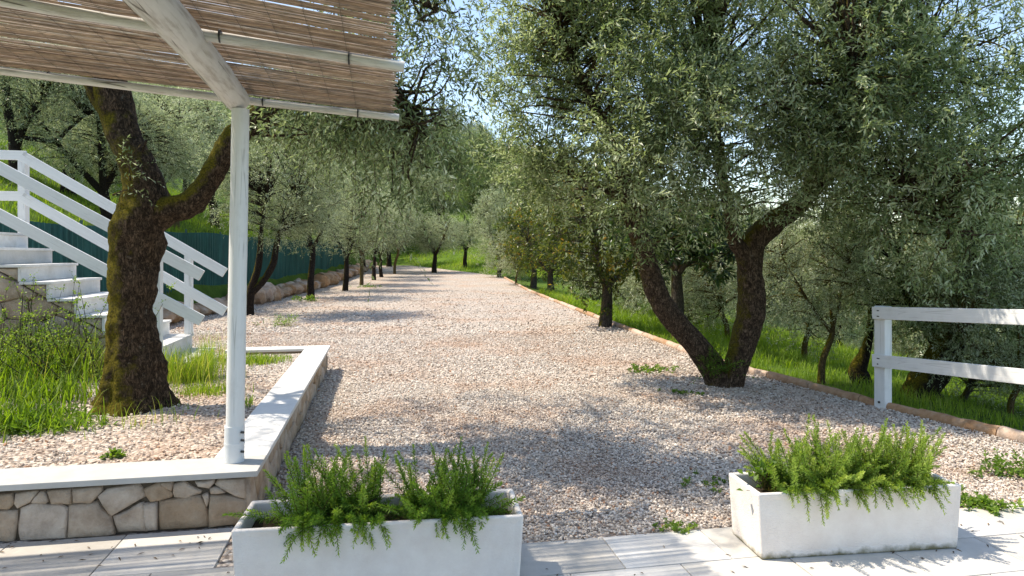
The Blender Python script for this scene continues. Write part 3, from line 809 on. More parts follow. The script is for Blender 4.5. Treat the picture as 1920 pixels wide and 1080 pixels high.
rosemary('yellowish rosemary bush at the fence end of its planter', pl2, .355, .22, .46, 210, r1, 'rosemary_pale', 40, .42, .14)

# ------------------------------------------------------------------ boulders, green screen
def boulder_mesh(seed):
    bm = bmesh.new(); bmesh.ops.create_icosphere(bm, subdivisions=2, radius=.5); rg = random.Random(seed)
    off = Vector((rg.uniform(0, 50), rg.uniform(0, 50), 0))
    cuts = [Vector((rg.uniform(-1, 1), rg.uniform(-1, 1), rg.uniform(-.6, 1))).normalized() for _ in range(9)]
    for v in bm.verts:
        for c in cuts:
            e = v.co.dot(c) - .36
            if e > 0: v.co -= c * e
        v.co *= 1 + .16 * noise.noise(v.co * 2.6 + off)
        v.co.z *= .82
    me = bpy.data.meshes.new('boulder'); bm.to_mesh(me); bm.free(); me.materials.append(M['boulder_stone']); return me
bms = [boulder_mesh(k) for k in range(7)]
rb = random.Random(4); y = 13.0; n = 0
while y < 58:
    far = y > 30
    d = rb.uniform(.45, .95) * (1.25 if far else 1); s = (d * rb.uniform(.85, 1.15), d * 1.05, d * rb.uniform(.62, 1.0))
    x = float(left_x(y)) - .05 + rb.uniform(-.12, .12); z = .02 * max(0, y - 30)
    special = abs(y - 19.4) < .5 and n >= 0
    o = link('boulder', bms[n % 7]); o.location = (x, y, z + s[2] * .30); o.scale = s; o.rotation_euler = (rb.uniform(-.3, .3), rb.uniform(-.3, .3), rb.uniform(0, 6))
    tag(o, 'rough reddish limestone boulder in the row along the green mesh fence', 'boulder', 'boulders lining the driveway')
    if rb.random() < .55:
        e = rb.uniform(.3, .5); o2 = link('boulder', bms[(n + 3) % 7]); o2.location = (x + rb.uniform(-.45, -.2), y + .2, z + s[2] * .55); o2.scale = (e, e, e * .8); o2.rotation_euler = (0, 0, rb.uniform(0, 6))
        tag(o2, 'rough reddish limestone boulder in the row along the green mesh fence', 'boulder', 'boulders lining the driveway')
    y += d * .86; n += 1
o = link('boulder', bms[2]); p = on_ground(486, 566); o.location = (p[0] + .1, p[1] + .3, .34); o.scale = (.75, .7, 1.0); o.rotation_euler = (.2, .5, 1.2)
tag(o, 'large orange boulder standing upright behind the forked young olive trunk', 'boulder', 'boulders lining the driveway')

gf = thing('screen_fence', (float(left_x(20)) - .7, 20, .7), 'dark green mesh screening fence behind the boulders', 'fence')
y = 9.0
while y < 46:
    y1 = y + 2.5; b = Buf(); n = 76
    yy = np.linspace(y + .01, y1 - .01, n); xx = left_x(yy) - .75 + .035 * np.sin(yy * 2 * math.pi / .16) + .03 * np.sin(yy * 1.9)
    zb = .55 + .02 * np.clip(yy - 30, 0, 30); zt = zb + 1.68 + .03 * np.sin(yy * 1.3)
    V = np.concatenate([np.stack([xx, yy, zb], 1), np.stack([xx, yy, zt], 1)]); j = np.arange(n - 1)
    b.add(V, np.stack([j, j + 1, j + 1 + n, j + n], -1))
    V2 = V.copy(); V2[:, 0] -= .012; b.add(V2, np.stack([j + n, j + 1 + n, j + 1, j], -1))
    link('screen_panel', b.mesh('screen_panel', ['green_screen'], gf.location), gf)
    pole('fence_post', gf, (float(left_x(y)) - .84, y, .2), (float(left_x(y)) - .84, y, 2.32), .03, .03, 'fence_metal', 8, 0)
    y = y1

# ------------------------------------------------------------------ trees
def px_path(pts, y):
    """points (px, py, half width px[, depth]) -> positions and radii"""
    P = [P3(p[0], p[1], p[3] if len(p) > 3 else y) for p in pts]
    r = [p[2] * .79 / F * (p[3] if len(p) > 3 else y) for p in pts]
    return np.array(P), np.array(r)
def limb(buf, P, r, sides=18, nz=.10, freq=2.2, n=None, lobes=None):
    n = n or max(8, int(np.linalg.norm(np.diff(P, axis=0), axis=1).sum() / .06))
    Q = catmull(P, n); rr_ = catmull(np.stack([r, r, r], 1), n)[:, 0]
    lb = None
    if lobes is not None: lb = np.interp(np.linspace(0, 1, n), np.linspace(0, 1, len(lobes)), lobes)
    tube(buf, Q, np.maximum(rr_, .004), sides, 0, nz, freq, True, .5, lb)
    return Q

# old mossy olive in the bed
rt1 = np.random.default_rng(41)
root = thing('olive_tree', P3(240, 775, 5.88), 'old olive tree with thick mossy trunk in the gravel bed', 'tree')
b = Buf(); nodes = []
P, r = px_path([(240, 806, 128), (240, 780, 108), (242, 745, 84), (244, 690, 68), (242, 640, 58), (241, 580, 54), (247, 500, 54), (258, 430, 60), (268, 380, 54), (264, 330, 44), (246, 285, 37), (228, 240, 37), (214, 190, 41), (204, 145, 42), (196, 80, 34), (170, -20, 26), (120, -140, 20)], 5.88)
nodes.append(limb(b, P, r, 56, .17, 3.0, 170, lobes=[.6, .42, .22, .10, .05, 0, 0, 0, 0, 0])[85:])
P, r = px_path([(258, 425, 40), (312, 396, 34), (352, 384, 31), (382, 354, 28), (402, 315, 26), (428, 272, 26), (466, 230, 25), (520, 180, 21, 5.9), (590, 100, 15, 5.8), (660, 10, 10, 5.6), (720, -90, 7, 5.4)], 5.88)
nodes.append(limb(b, P, r, 30, .22, 3.6, 90)[30:])
P, r = px_path([(222, 235, 20), (190, 190, 22), (170, 140, 22), (120, 40, 18, 6.2), (40, -60, 14, 6.6)], 5.85)
nodes.append(limb(b, P, r, 14, .12, 3.0, 30)[8:])
P, r = px_path([(200, 60, 16), (300, -60, 14, 6.2), (420, -180, 10, 6.4)], 5.9); nodes.append(limb(b, P, r, 12, .1, 3, 20)[5:])
P, r = px_path([(560, 130, 9, 5.85), (640, 120, 7, 5.7), (720, 150, 5, 5.5), (790, 220, 3, 5.4)], 5.8); nodes.append(limb(b, P, r, 8, .1, 3, 14))
P, r = px_path([(640, 40, 8, 5.6), (740, -20, 6, 5.4), (820, 20, 4, 5.2)], 5.8); nodes.append(limb(b, P, r, 8, .1, 3, 12))
link('trunk', b.mesh('trunk', ['bark_old'], root.location), root)
nodes = np.concatenate(nodes)
b = Buf()
crown(b, nodes, [(-3.4, 6.3, 5.5, 2.5, 2.2, 1.4, 1), (-1.5, 5.9, 5.0, 1.2, 1.4, 1.0, .30)], 115, 11, 12, .070, .0105, rt1)
crown(b, nodes, [(-.80, 5.4, 3.2, .45, .6, 1.2, 1.0), (-1.35, 5.7, 3.0, .60, .6, .55, .7), (-1.95, 6.2, 2.95, .40, .4, .4, .3)], 120, 9, 14, .070, .0112, rt1, droop=.40, tl=(.25, .5), up=.05, shell=.2, tshift=-.04)
# sprout at the fork
crown(b, nodes, [(-3.12, 5.6, 2.35, .10, .1, .22, 1)], 4, 3, 10, .05, .007, rt1, jit=.05, up=.6, shell=.1)
link('crown', b.mesh('crown', ['olive_leaf', 'bark_olive'], root.location), root)

# big twin-stemmed olive by the kerb
root = thing('olive_tree', P3(1352, 722, 8.5), 'large twin stemmed olive tree leaning both ways at the edge of the gravel', 'tree')
b = Buf(); nodes = []
P, r = px_path([(1350, 745, 36), (1346, 712, 33), (1336, 688, 30), (1310, 654, 27), (1280, 620, 26), (1250, 584, 26), (1230, 545, 26), (1218, 505, 25), (1204, 460, 24), (1190, 420, 22), (1182, 385, 20), (1170, 330, 18), (1140, 250, 15, 8.3), (1090, 150, 12, 8.1), (1040, 40, 8, 8.0)], 8.5)
nodes.append(limb(b, P, r, 32, .15, 2.4, 110)[62:])
P, r = px_path([(1368, 745, 26), (1376, 705, 27), (1388, 660, 30), (1403, 610, 33), (1410, 560, 31), (1406, 510, 29), (1408, 465, 30), (1428, 435, 29), (1460, 410, 25), (1500, 380, 24), (1560, 310, 20, 8.2), (1640, 220, 16, 8.0), (1720, 120, 12, 7.9)], 8.45)
nodes.append(limb(b, P, r, 32, .15, 2.4, 110)[56:])
P, r = px_path([(1405, 500, 24), (1392, 470, 20), (1378, 452, 17), (1368, 400, 13), (1350, 300, 12, 8.2), (1330, 160, 9, 8.0)], 8.4); nodes.append(limb(b, P, r, 12, .12, 2.6, 26)[8:])
P, r = px_path([(1176, 360, 14), (1240, 260, 12, 8.8), (1300, 120, 9, 9.1)], 8.5); nodes.append(limb(b, P, r, 10, .1, 3, 20)[6:])
P, r = px_path([(1180, 380, 12), (1110, 340, 9, 8.9), (1020, 300, 6, 9.3)], 8.5); nodes.append(limb(b, P, r, 8, .1, 3, 16)[4:])
P, r = px_path([(1560, 310, 14, 8.2), (1660, 330, 10, 7.6), (1740, 380, 7, 7.2), (1780, 440, 4, 7.0)], 8.2); nodes.append(limb(b, P, r, 8, .1, 3, 16)[4:])
P, r = px_path([(1500, 380, 14), (1560, 250, 12, 7.4), (1600, 120, 8, 6.8)], 8.3); nodes.append(limb(b, P, r, 8, .1, 3, 16)[5:])
link('trunk', b.mesh('trunk', ['bark_olive'], root.location), root)
nodes = np.concatenate(nodes); b = Buf(); rt2 = np.random.default_rng(52)
crown(b, nodes, [(1.25, 8.1, 3.55, 1.5, 1.3, 1.75, 1), (2.7, 7.9, 4.0, 1.9, 1.5, 2.0, 1.1), (4.2, 7.7, 3.7, 1.6, 1.3, 1.9, .9), (2.3, 7.2, 2.9, 1.6, .6, .9, .5), (.75, 8.3, 4.7, 1.05, 1.0, 1.2, .55), (.30, 8.7, 3.5, .75, .9, 1.2, .35), (2.6, 7.0, 4.7, 2.0, .7, .7, .45)], 670, 13, 14, .082, .0125, rt2, droop=.08, up=.40)
crown(b, nodes, [(4.5, 7.2, 2.75, 1.3, .9, 1.25, 1), (3.5, 7.0, 3.3, .9, .8, .7, .5)], 150, 11, 14, .086, .0130, rt2, droop=.22, up=.15, shell=.2)
link('crown', b.mesh('crown', ['olive_leaf', 'bark_olive'], root.location), root)
b = Buf()      # suckers at its foot
fo = P3(1340, 715, 8.35)
sprays(b, fo + rt2.normal(0, .10, (60, 3)) * [1, .6, .5] + [0, 0, .12], unit(rt2.normal(0, .5, (60, 3)) + [0, -.2, .8]), rt2.uniform(.15, .4, 60), 14, .05, .0085, rt2, .1, .9, rt2.uniform(.1, .5, 60))
link('sucker', b.mesh('sucker', ['weed_leaf', 'bark_young'], root.location), root)

# prototypes for the smaller olives
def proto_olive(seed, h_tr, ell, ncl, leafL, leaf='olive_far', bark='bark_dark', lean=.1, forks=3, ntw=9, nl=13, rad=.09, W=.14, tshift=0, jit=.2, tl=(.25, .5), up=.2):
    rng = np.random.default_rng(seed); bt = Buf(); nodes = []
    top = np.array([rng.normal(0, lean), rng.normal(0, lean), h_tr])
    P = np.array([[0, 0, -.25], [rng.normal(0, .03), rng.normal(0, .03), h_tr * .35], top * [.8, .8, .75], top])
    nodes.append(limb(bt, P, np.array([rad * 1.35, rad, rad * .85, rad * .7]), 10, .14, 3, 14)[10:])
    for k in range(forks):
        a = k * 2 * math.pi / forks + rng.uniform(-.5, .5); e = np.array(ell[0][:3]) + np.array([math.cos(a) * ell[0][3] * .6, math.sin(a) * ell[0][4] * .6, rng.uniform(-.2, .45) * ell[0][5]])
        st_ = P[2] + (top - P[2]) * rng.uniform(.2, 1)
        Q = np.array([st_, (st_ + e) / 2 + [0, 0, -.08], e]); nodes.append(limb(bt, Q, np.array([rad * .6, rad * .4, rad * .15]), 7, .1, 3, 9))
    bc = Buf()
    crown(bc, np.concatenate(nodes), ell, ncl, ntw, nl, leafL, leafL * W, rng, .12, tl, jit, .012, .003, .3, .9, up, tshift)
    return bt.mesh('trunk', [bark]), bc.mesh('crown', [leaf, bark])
protos = {
 'young_a': proto_olive(1, 1.45, [(0, 0, 2.7, 1.25, 1.25, 1.35, 1)], 125, .075),
 'young_b': proto_olive(2, 1.25, [(.1, 0, 2.6, 1.15, 1.3, 1.4, 1)], 125, .075, lean=.15),
 'young_c': proto_olive(3, 1.35, [(0, .1, 2.5, 1.4, 1.2, 1.15, 1)], 120, .08, tshift=.1, rad=.07, bark='bark_young'),
 'broad': proto_olive(4, 1.3, [(-.5, 0, 2.9, 1.9, 1.7, 1.4, 1), (.9, .2, 2.6, 1.5, 1.6, 1.2, .8)], 260, .085, rad=.17, forks=4, tshift=.06),
 'low': proto_olive(5, .8, [(0, 0, 1.9, 1.5, 1.5, 1.5, 1)], 170, .08, rad=.06, forks=4, tshift=.14, bark='bark_young'),
 'full': proto_olive(6, .6, [(0, 0, 2.7, 1.6, 1.6, 2.6, 1)], 300, .10, rad=.14, forks=4, tshift=.10, up=.6),
 'forest': proto_olive(7, 2.0, [(0, 0, 4.6, 2.5, 2.5, 2.9, 1), (1.2, .4, 3.4, 1.8, 1.8, 1.6, .4)], 210, .20, 'forest_leaf', 'bark_dark', rad=.2, forks=4, ntw=7, nl=11, jit=.35, tl=(.4, .8)),
 'wood': proto_olive(8, 2.0, [(0, 0, 4.2, 2.9, 2.9, 2.3, 1)], 190, .20, 'olive_far', 'bark_dark', rad=.2, forks=4, ntw=7, nl=11, jit=.35, tl=(.4, .8), tshift=-.05),
 'citrus': proto_olive(9, .75, [(0, 0, 1.75, 1.2, 1.2, 1.2, 1)], 120, .10, 'citrus_leaf', 'bark_grey', rad=.10, ntw=7, nl=9, W=.22, jit=.18, tl=(.15, .3)),
 'loquat': proto_olive(10, 1.35, [(.3, 0, 2.0, 1.6, 1.2, .75, 1)], 100, .20, 'dark_leaf', 'bark_grey', rad=.12, forks=5, ntw=5, nl=9, W=.15, jit=.15, tl=(.08, .2), up=-.1, tshift=-.05),
}
def plant(kind, pos, sc, rz, label, group=None, name='olive_tree', sz=None, cat='tree'):
    tr, cr = protos[kind]
    rt = thing(name, pos, label, cat, group); rt.rotation_euler = (0, 0, rz); rt.scale = (sc, sc, sz or sc)
    link('trunk', tr, rt); link('crown', cr, rt); return rt

# the row along the boulders; the first is forked and built on its own
p1 = on_ground(467, 590)
root = thing('olive_tree', p1, 'forked young olive in the boulder row closest to the stairs', 'tree', 'young olives along the boulders')
b = Buf(); y1 = p1[1]
P, r = px_path([(467, 597, 13), (468, 575, 10), (472, 540, 9), (483, 505, 8), (488, 470, 7), (490, 430, 5), (500, 370, 3)], y1); n1 = limb(b, P, r, 10, .12, 2, 22)
P, r = px_path([(474, 548, 8), (495, 525, 8), (512, 495, 8), (518, 462, 7), (530, 420, 5), (555, 370, 3)], y1); n2 = limb(b, P, r, 10, .12, 2, 20)
link('trunk', b.mesh('trunk', ['bark_dark'], root.location), root)
b = Buf(); q = P3(505, 385, y1)
crown(b, np.concatenate([n1[12:], n2[10:]]), [(q[0] + .3, q[1], q[2] + .5, 1.9, 1.8, 1.5, 1)], 250, 10, 13, .075, .0105, np.random.default_rng(77), tshift=-.08)
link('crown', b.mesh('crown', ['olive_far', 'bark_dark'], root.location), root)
ordn = ['second', 'third', 'fourth', 'fifth', 'sixth', 'seventh']
row = [(583, 558, 'young_a', 1.3), (646, 545, 'young_b', 1.3), (678, 534, 'young_c', 1.25), (702, 525, 'young_a', 1.15), (716, 519, 'young_b', 1.2), (740, 513, 'young_c', 1.3)]
for k, (x, yy, kd, sc) in enumerate(row):
    plant(kd, on_ground(x, yy), sc, k * 1.3, f'{ordn[k]} young olive from the stairs in the boulder row', 'young olives along the boulders')
plant('broad', on_ground(815, 511), 1.0, 2.0, 'spreading olive standing at the far end of the driveway', sz=1.0)
plant('broad', on_ground(872, 500, 50), .95, 4.0, 'shaded olive on the grass bank beyond the driveway')
# right hand row beyond the kerb
plant('full', on_ground(938, 519), 1.02, .4, 'tall rounded pale olive closing the right side of the driveway', sz=1.1)
plant('low', on_ground(968, 533), .9, 1.0, 'small olive bush below the tall rounded pale olive')
plant('citrus', on_ground(1000, 540), 1.5, 2.2, 'yellowish citrus tree next after the small olive bush on the kerb', 'citrus trees beyond the kerb', 'citrus_tree')
plant('citrus', on_ground(1036, 556), 1.45, .7, 'yellow leaved citrus tree between two citrus trees on the kerb', 'citrus trees beyond the kerb', 'citrus_tree')
plant('citrus', ground_at(1132, 15.4), 1.35, 3.9, 'citrus tree with straight grey trunk growing just outside the kerb', 'citrus trees beyond the kerb', 'citrus_tree')
lq = ground_at(1240, 13.3)
plant('loquat', lq + [.35, 0, .1], 1.05, .3, 'dark drooping large leaved tree with grey trunk behind the twin stemmed olive', None, 'loquat_tree')

# olives on the slope to the right
sl = 'olive trees on the grassy slope'
plant('young_c', on_ground(1540, 722), .62, 1.2, 'small olive with thin straight trunk on the sunny slope grass', sl)
plant('low', ground_at(1508, 13.5), .92, 2.6, 'silvery low olive with twin dark trunks on the slope', sl)
plant('low', ground_at(1362, 16.5), 1.0, 4.4, 'silvery olive with yellowish stems behind the twin stemmed olive', sl)
plant('low', ground_at(1290, 21), 1.15, .4, 'pale olive bush seen past the citrus trunks', sl)
plant('low', ground_at(1190, 24), 1.1, 3.4, 'pale olive bush beyond the straight grey citrus trunk', sl)
plant('low', ground_at(1655, 19), 1.25, 1.7, 'pale olive filling the gap above the white fence post', sl)
plant('low', ground_at(1775, 18), 1.4, 4.7, 'broad silvery olive further down behind the white fence', sl)
plant('low', ground_at(1900, 14), 1.3, 2.2, 'broad silvery olive behind the right end of the white fence', sl)
plant('full', ground_at(1570, 22), .9, 2.9, 'distant silvery olive below the gap of sky', sl)
plant('full', ground_at(1420, 26), 1.0, .9, 'distant silvery olive behind the drooping dark leaved trees', sl)
plant('low', ground_at(1895, 8.3), .62, 1.9, 'low silvery olive shrub just outside the kerb past the fence post', sl)
for k, (px, yy) in enumerate([(1700, 27), (1850, 24), (1240, 34), (1130, 38), (1320, 40), (1480, 36), (1620, 38), (1080, 46), (1780, 36), (1910, 30), (1180, 60), (1400, 60), (1040, 62), (1550, 55), (1690, 52)]):
    plant(['low', 'full', 'low'][k % 3] if yy < 45 else 'full', ground_at(px, yy), 1.2 + .15 * (k % 3), k * 1.9, ['low bushy olive far down the slope among others', 'tall rounded olive far down the slope among others'][int(k % 3 == 1 or yy >= 45)], sl)

for k, (px, yy, lb) in enumerate([(1085, 21, 'grey olive shrub on the slope between the two nearest citrus trunks'), (1165, 18, 'grey olive shrub on the slope behind the grey trunked large leaved tree'), (1040, 30, 'grey olive shrub on the slope behind the yellow leaved citrus tree')]):
    plant('low', ground_at(px, yy) + [1.6, 0, -.5], .95, k * 2.0, lb, sl)
# old leaning olive behind the fence
p = ground_at(1700, 8.7)
root = thing('olive_tree', p, 'old dark olive leaning strongly behind the white rail fence', 'tree')
b = Buf()
P, r = px_path([(1690, 800, 44), (1706, 762, 38), (1732, 722, 36), (1756, 690, 35), (1772, 660, 34), (1782, 630, 30), (1792, 590, 26), (1800, 540, 22), (1820, 470, 16), (1850, 380, 10)], 8.9); n1 = limb(b, P, r, 16, .16, 2.4, 36)
P, r = px_path([(1775, 660, 22), (1740, 610, 18, 9.2), (1700, 540, 14, 9.5), (1680, 470, 8, 9.7)], 8.9); n2 = limb(b, P, r, 10, .12, 2.4, 18)
P, r = px_path([(1788, 620, 22), (1850, 580, 16, 9.3), (1920, 540, 10, 9.6)], 8.9); n3 = limb(b, P, r, 10, .12, 2.4, 16)
link('trunk', b.mesh('trunk', ['bark_dark'], root.location), root)
b = Buf()
crown(b, np.concatenate([n1[20:], n2[6:], n3[5:]]), [(5.4, 9.0, 1.9, 1.3, 1.2, 1.2, 1), (6.6, 9.2, 2.2, 1.3, 1.3, 1.4, .9), (5.3, 9.3, 1.1, .9, .7, .4, .3), (6.4, 9.0, .95, 1.0, .8, .4, .5)], 210, 11, 14, .078, .012, np.random.default_rng(91), droop=.2, up=.15, tshift=.03)
link('crown', b.mesh('crown', ['olive_leaf', 'bark_dark'], root.location), root)
# dark gnarled small trunk left of the fence post
p = ground_at(1622, 9.6)
root = thing('olive_tree', p, 'gnarled dark olive trunk with burl close to the fence post', 'tree')
b = Buf()
P, r = px_path([(1640, 770, 22), (1628, 735, 20), (1612, 705, 22), (1610, 690, 19), (1622, 660, 12), (1630, 625, 10), (1634, 580, 8), (1620, 520, 6), (1600, 450, 4)], 9.7); n1 = limb(b, P, r, 12, .18, 3, 26)
link('trunk', b.mesh('trunk', ['bark_dark'], root.location), root)
b = Buf(); crown(b, n1[14:], [(4.75, 9.9, 2.0, .65, .6, .6, 1)], 50, 9, 13, .066, .009, np.random.default_rng(92), droop=.5, tshift=.06)
link('crown', b.mesh('crown', ['olive_leaf', 'bark_dark'], root.location), root)
# small Y-shaped sapling behind the fence
p = ground_at(1782, 9.0)
root = thing('olive_tree', p, 'small Y shaped olive below the lower rail of the fence', 'tree')
b = Buf()
P, r = px_path([(1782, 800, 13), (1780, 775, 11), (1770, 752, 9), (1755, 738, 7), (1735, 722, 4)], 9.0); n1 = limb(b, P, r, 9, .14, 3, 14)
P, r = px_path([(1782, 785, 9), (1800, 758, 9), (1815, 730, 7), (1822, 700, 4)], 9.0); n2 = limb(b, P, r, 9, .14, 3, 14)
link('trunk', b.mesh('trunk', ['bark_grey'], root.location), root)
b = Buf(); q = P3(1850, 710, 9.1); crown(b, np.concatenate([n1[8:], n2[6:]]), [(q[0], q[1], q[2], .42, .4, .25, 1)], 26, 7, 12, .06, .008, np.random.default_rng(93), droop=.5, tshift=.1)
link('crown', b.mesh('crown', ['olive_leaf', 'bark_grey'], root.location), root)

# hillside on the left, above the green fence
hg = 'olive trees on the hillside above the fence'
p = ground_at(35, 19.5)
root = thing('olive_tree', p, 'hillside olive with a long bare branch pointing at the mossy trunk', 'tree', hg)
b = Buf()
P, r = px_path([(28, 320, 15), (28, 290, 13), (24, 250, 11), (14, 205, 10), (10, 160, 9), (14, 100, 6), (24, 30, 4)], 19.5); n1 = limb(b, P, r, 10, .14, 1.5, 24)
P, r = px_path([(30, 275, 9), (44, 240, 8), (58, 215, 6), (80, 180, 4)], 19.5); n2 = limb(b, P, r, 8, .12, 2, 14)
P, r = px_path([(45, 258, 6), (75, 262, 6), (105, 264, 5), (125, 245, 4), (160, 215, 3)], 19.5); n3 = limb(b, P, r, 8, .12, 2, 16)
link('trunk', b.mesh('trunk', ['bark_dark'], root.location), root)
b = Buf(); q = P3(70, 120, 19.5)
crown(b, np.concatenate([n1[8:], n2[5:], n3[8:]]), [(q[0], q[1], q[2], 2.6, 1.8, 1.6, 1), (q[0] + 1.6, q[1], q[2] - .4, 1.4, 1.2, 1.2, .5)], 260, 9, 13, .08, .011, np.random.default_rng(94), tshift=.02)
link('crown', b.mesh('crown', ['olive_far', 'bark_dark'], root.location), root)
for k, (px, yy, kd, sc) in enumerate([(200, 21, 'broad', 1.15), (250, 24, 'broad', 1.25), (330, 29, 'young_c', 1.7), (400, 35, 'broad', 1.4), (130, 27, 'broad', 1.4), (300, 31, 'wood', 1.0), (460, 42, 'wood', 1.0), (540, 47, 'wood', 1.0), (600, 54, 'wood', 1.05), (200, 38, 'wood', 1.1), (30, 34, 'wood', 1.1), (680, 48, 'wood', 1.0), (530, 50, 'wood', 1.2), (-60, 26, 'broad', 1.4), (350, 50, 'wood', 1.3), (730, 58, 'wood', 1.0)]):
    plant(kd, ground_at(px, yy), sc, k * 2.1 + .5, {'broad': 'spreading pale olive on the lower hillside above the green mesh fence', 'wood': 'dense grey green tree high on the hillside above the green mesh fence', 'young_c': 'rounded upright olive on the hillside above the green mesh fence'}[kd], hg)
# trees of the far hill
rf_ = random.Random(12); k = 0
far = []
for yy in (66, 74, 84, 96, 110, 126, 145):
    n = 7 + int(yy / 18)
    for j in range(n):
        px = 470 + (j + rf_.uniform(.1, .9)) * 620 / n
        far.append((px, yy + rf_.uniform(-4, 4)))
for px, yy in far:
    pos = ground_at(px, yy)
    if yy < 70 and 780 < px < 900: continue
    kd = 'forest' if rf_.random() < .5 else 'wood'
    plant(kd, pos, rf_.uniform(.8, 1.25), rf_.uniform(0, 6), 'dark green tree of the wood covering the far hill' if kd == 'forest' else 'grey green tree of the wood covering the far hill', 'trees on the far hill', 'hill_tree')

# ------------------------------------------------------------------ gravel stones
CUBE = np.array([[x, y, z] for x in (-1, 1) for y in (-1, 1) for z in (-1, 1)], float)
CF = np.array([[0, 1, 3, 2], [4, 6, 7, 5], [0, 4, 5, 1], [2, 3, 7, 6], [0, 2, 6, 4], [1, 5, 7, 3]])
OCT = np.array([[1, 0, 0], [-1, 0, 0], [0, 1, 0], [0, -1, 0], [0, 0, 1], [0, 0, -1]], float)
OF = np.array([[0, 2, 4], [2, 1, 4], [1, 3, 4], [3, 0, 4], [2, 0, 5], [1, 2, 5], [3, 1, 5], [0, 3, 5]])
def rand_rot(n, rng):
    q = unit(rng.normal(size=(n, 4))); w, x, y, z = q.T
    return np.stack([np.stack([1 - 2 * (y * y + z * z), 2 * (x * y - z * w), 2 * (x * z + y * w)], -1),
                     np.stack([2 * (x * y + z * w), 1 - 2 * (x * x + z * z), 2 * (y * z - x * w)], -1),
                     np.stack([2 * (x * z - y * w), 2 * (y * z + x * w), 1 - 2 * (x * x + y * y)], -1)], 1)
def pebbles(buf, pos, size, rng, tmpl, faces, k=.60, shift=0):
    n = len(pos); m = len(tmpl)
    v = tmpl[None] * k * (1 + rng.uniform(-.38, .38, (n, m, 3)))
    v = v * (size[:, None, None] * rng.uniform(.6, 1.25, (n, 1, 3)))
    v = np.einsum('nij,nmj->nmi', rand_rot(n, rng), v); v[..., 2] *= .72
    v = v + pos[:, None]
    t = np.clip(rng.beta(3.2, 2.6, n) + shift, 0, .96); t = np.where(rng.random(n) < .025, 1, t)
    buf.add(v.reshape(-1, 3), (np.arange(n)[:, None, None] * m + faces[None]).reshape(-1, faces.shape[1]), 0, np.repeat(t, m))
rp = np.random.default_rng(8)
b = Buf()
def scatter(y0, y1, dens, size, tmpl, faces, k):
    xl_ = -3.2 if y0 < 8 else -8.4; area = (y1 - y0) * (5.4 - xl_); n = int(area * dens)
    y = rp.uniform(y0, y1, n); y = y0 + (y - y0) ** (2.4 if y0 > 12 else 1) / (y1 - y0) ** (1.4 if y0 > 12 else 0); x = rp.uniform(xl_, 5.4, n); x = np.maximum(x, left_x(y) + .1 * rp.random(n))
    s = (x - O[0]) * LV[0] + (y - O[1]) * LV[1]; t = (x - O[0]) * BV[0] + (y - O[1]) * BV[1]
    edge = rp.normal(0, .02, n)
    ok = (x < kerb_x(y) + .03) & ((t > tb0 + .02 + edge) ) & ((s < .02) | (t > WDEP + .02)) & (np.abs(x) < y * .80 + .3)
    ok &= ~((s > 0) & (t < WDEP))
    x, y = x[ok], y[ok]; z = rp.uniform(-.010, .008, len(x))
    pebbles(b, np.stack([x, y, z], 1), rp.uniform(.6, 1.25, len(x)) * size, rp, tmpl, faces, k)
scatter(3.6, 5.2, 3600, .0108, OCT, OF, 1.0)
scatter(5.2, 8.5, 2300, .0125, OCT, OF, 1.0)
scatter(8.5, 14.0, 620, .017, OCT, OF, 1.0)
scatter(14.0, 36.0, 60, .026, OCT, OF, 1.0)
tag(link('gravel', b.mesh('gravel', ['pebble'])), 'loose pinkish grey gravel covering the driveway', 'gravel', kind='stuff')
b = Buf(); n = 14000; s = rp.uniform(.3, 4.2, n); t = rp.uniform(.30, 5.4, n)
keep = (rp.random(n) < np.where(s > 2.9, .35, 1)); s, t = s[keep], t[keep]
pos = np.array([list(ST(a, c, bed_z(a, c))) for a, c in zip(s, t)]); pos[:, 2] += rp.uniform(-.008, .008, len(pos))
pebbles(b, pos, rp.uniform(.6, 1.3, len(pos)) * .0140, rp, OCT, OF, 1.0)
tag(link('gravel', b.mesh('gravel', ['pebble'])), 'loose gravel filling the walled bed round the mossy trunk', 'gravel', kind='stuff')

# ------------------------------------------------------------------ grass and weeds
def blades(buf, base, h, w, lean, rng, tint, seg=3, mat=0):
    n = len(base); a = rng.uniform(0, 2 * math.pi, n); d = np.stack([np.cos(a), np.sin(a), 0 * a], 1); sd = np.stack([-np.sin(a), np.cos(a), 0 * a], 1)
    rows = []
    for k in range(seg):
        f = k / seg; c = base + d * (lean * h * f ** 1.8)[:, None] + np.array([0, 0, 1.]) * (h * f * (1 - .25 * lean * f))[:, None]
        ww = (w * (1 - f) ** .6)[:, None]; rows += [c - sd * ww, c + sd * ww]
    rows.append(base + d * (lean * h)[:, None] + np.array([0, 0, 1.]) * (h * (1 - .45 * lean))[:, None])
    V = np.stack(rows, 1); m = 2 * seg + 1; o = (np.arange(n) * m)[:, None]
    tt = np.repeat(tint, m)
    if seg > 1:
        fq = np.concatenate([o + np.array([[2 * k, 2 * k + 1, 2 * k + 3, 2 * k + 2]]) for k in range(seg - 1)])
        start = buf.n; buf.add(V.reshape(-1, 3), fq, mat, tt)
        buf.f.append((o + np.array([[2 * seg - 2, 2 * seg - 1, 2 * seg]]) + start, mat, False))
    else: buf.add(V.reshape(-1, 3), o + np.array([[0, 1, 2]]), mat, tt)
rg = np.random.default_rng(15)
def nz2(x, y, f, s=0): return np.array([noise.noise(Vector((a * f, c * f, s))) for a, c in zip(x, y)])
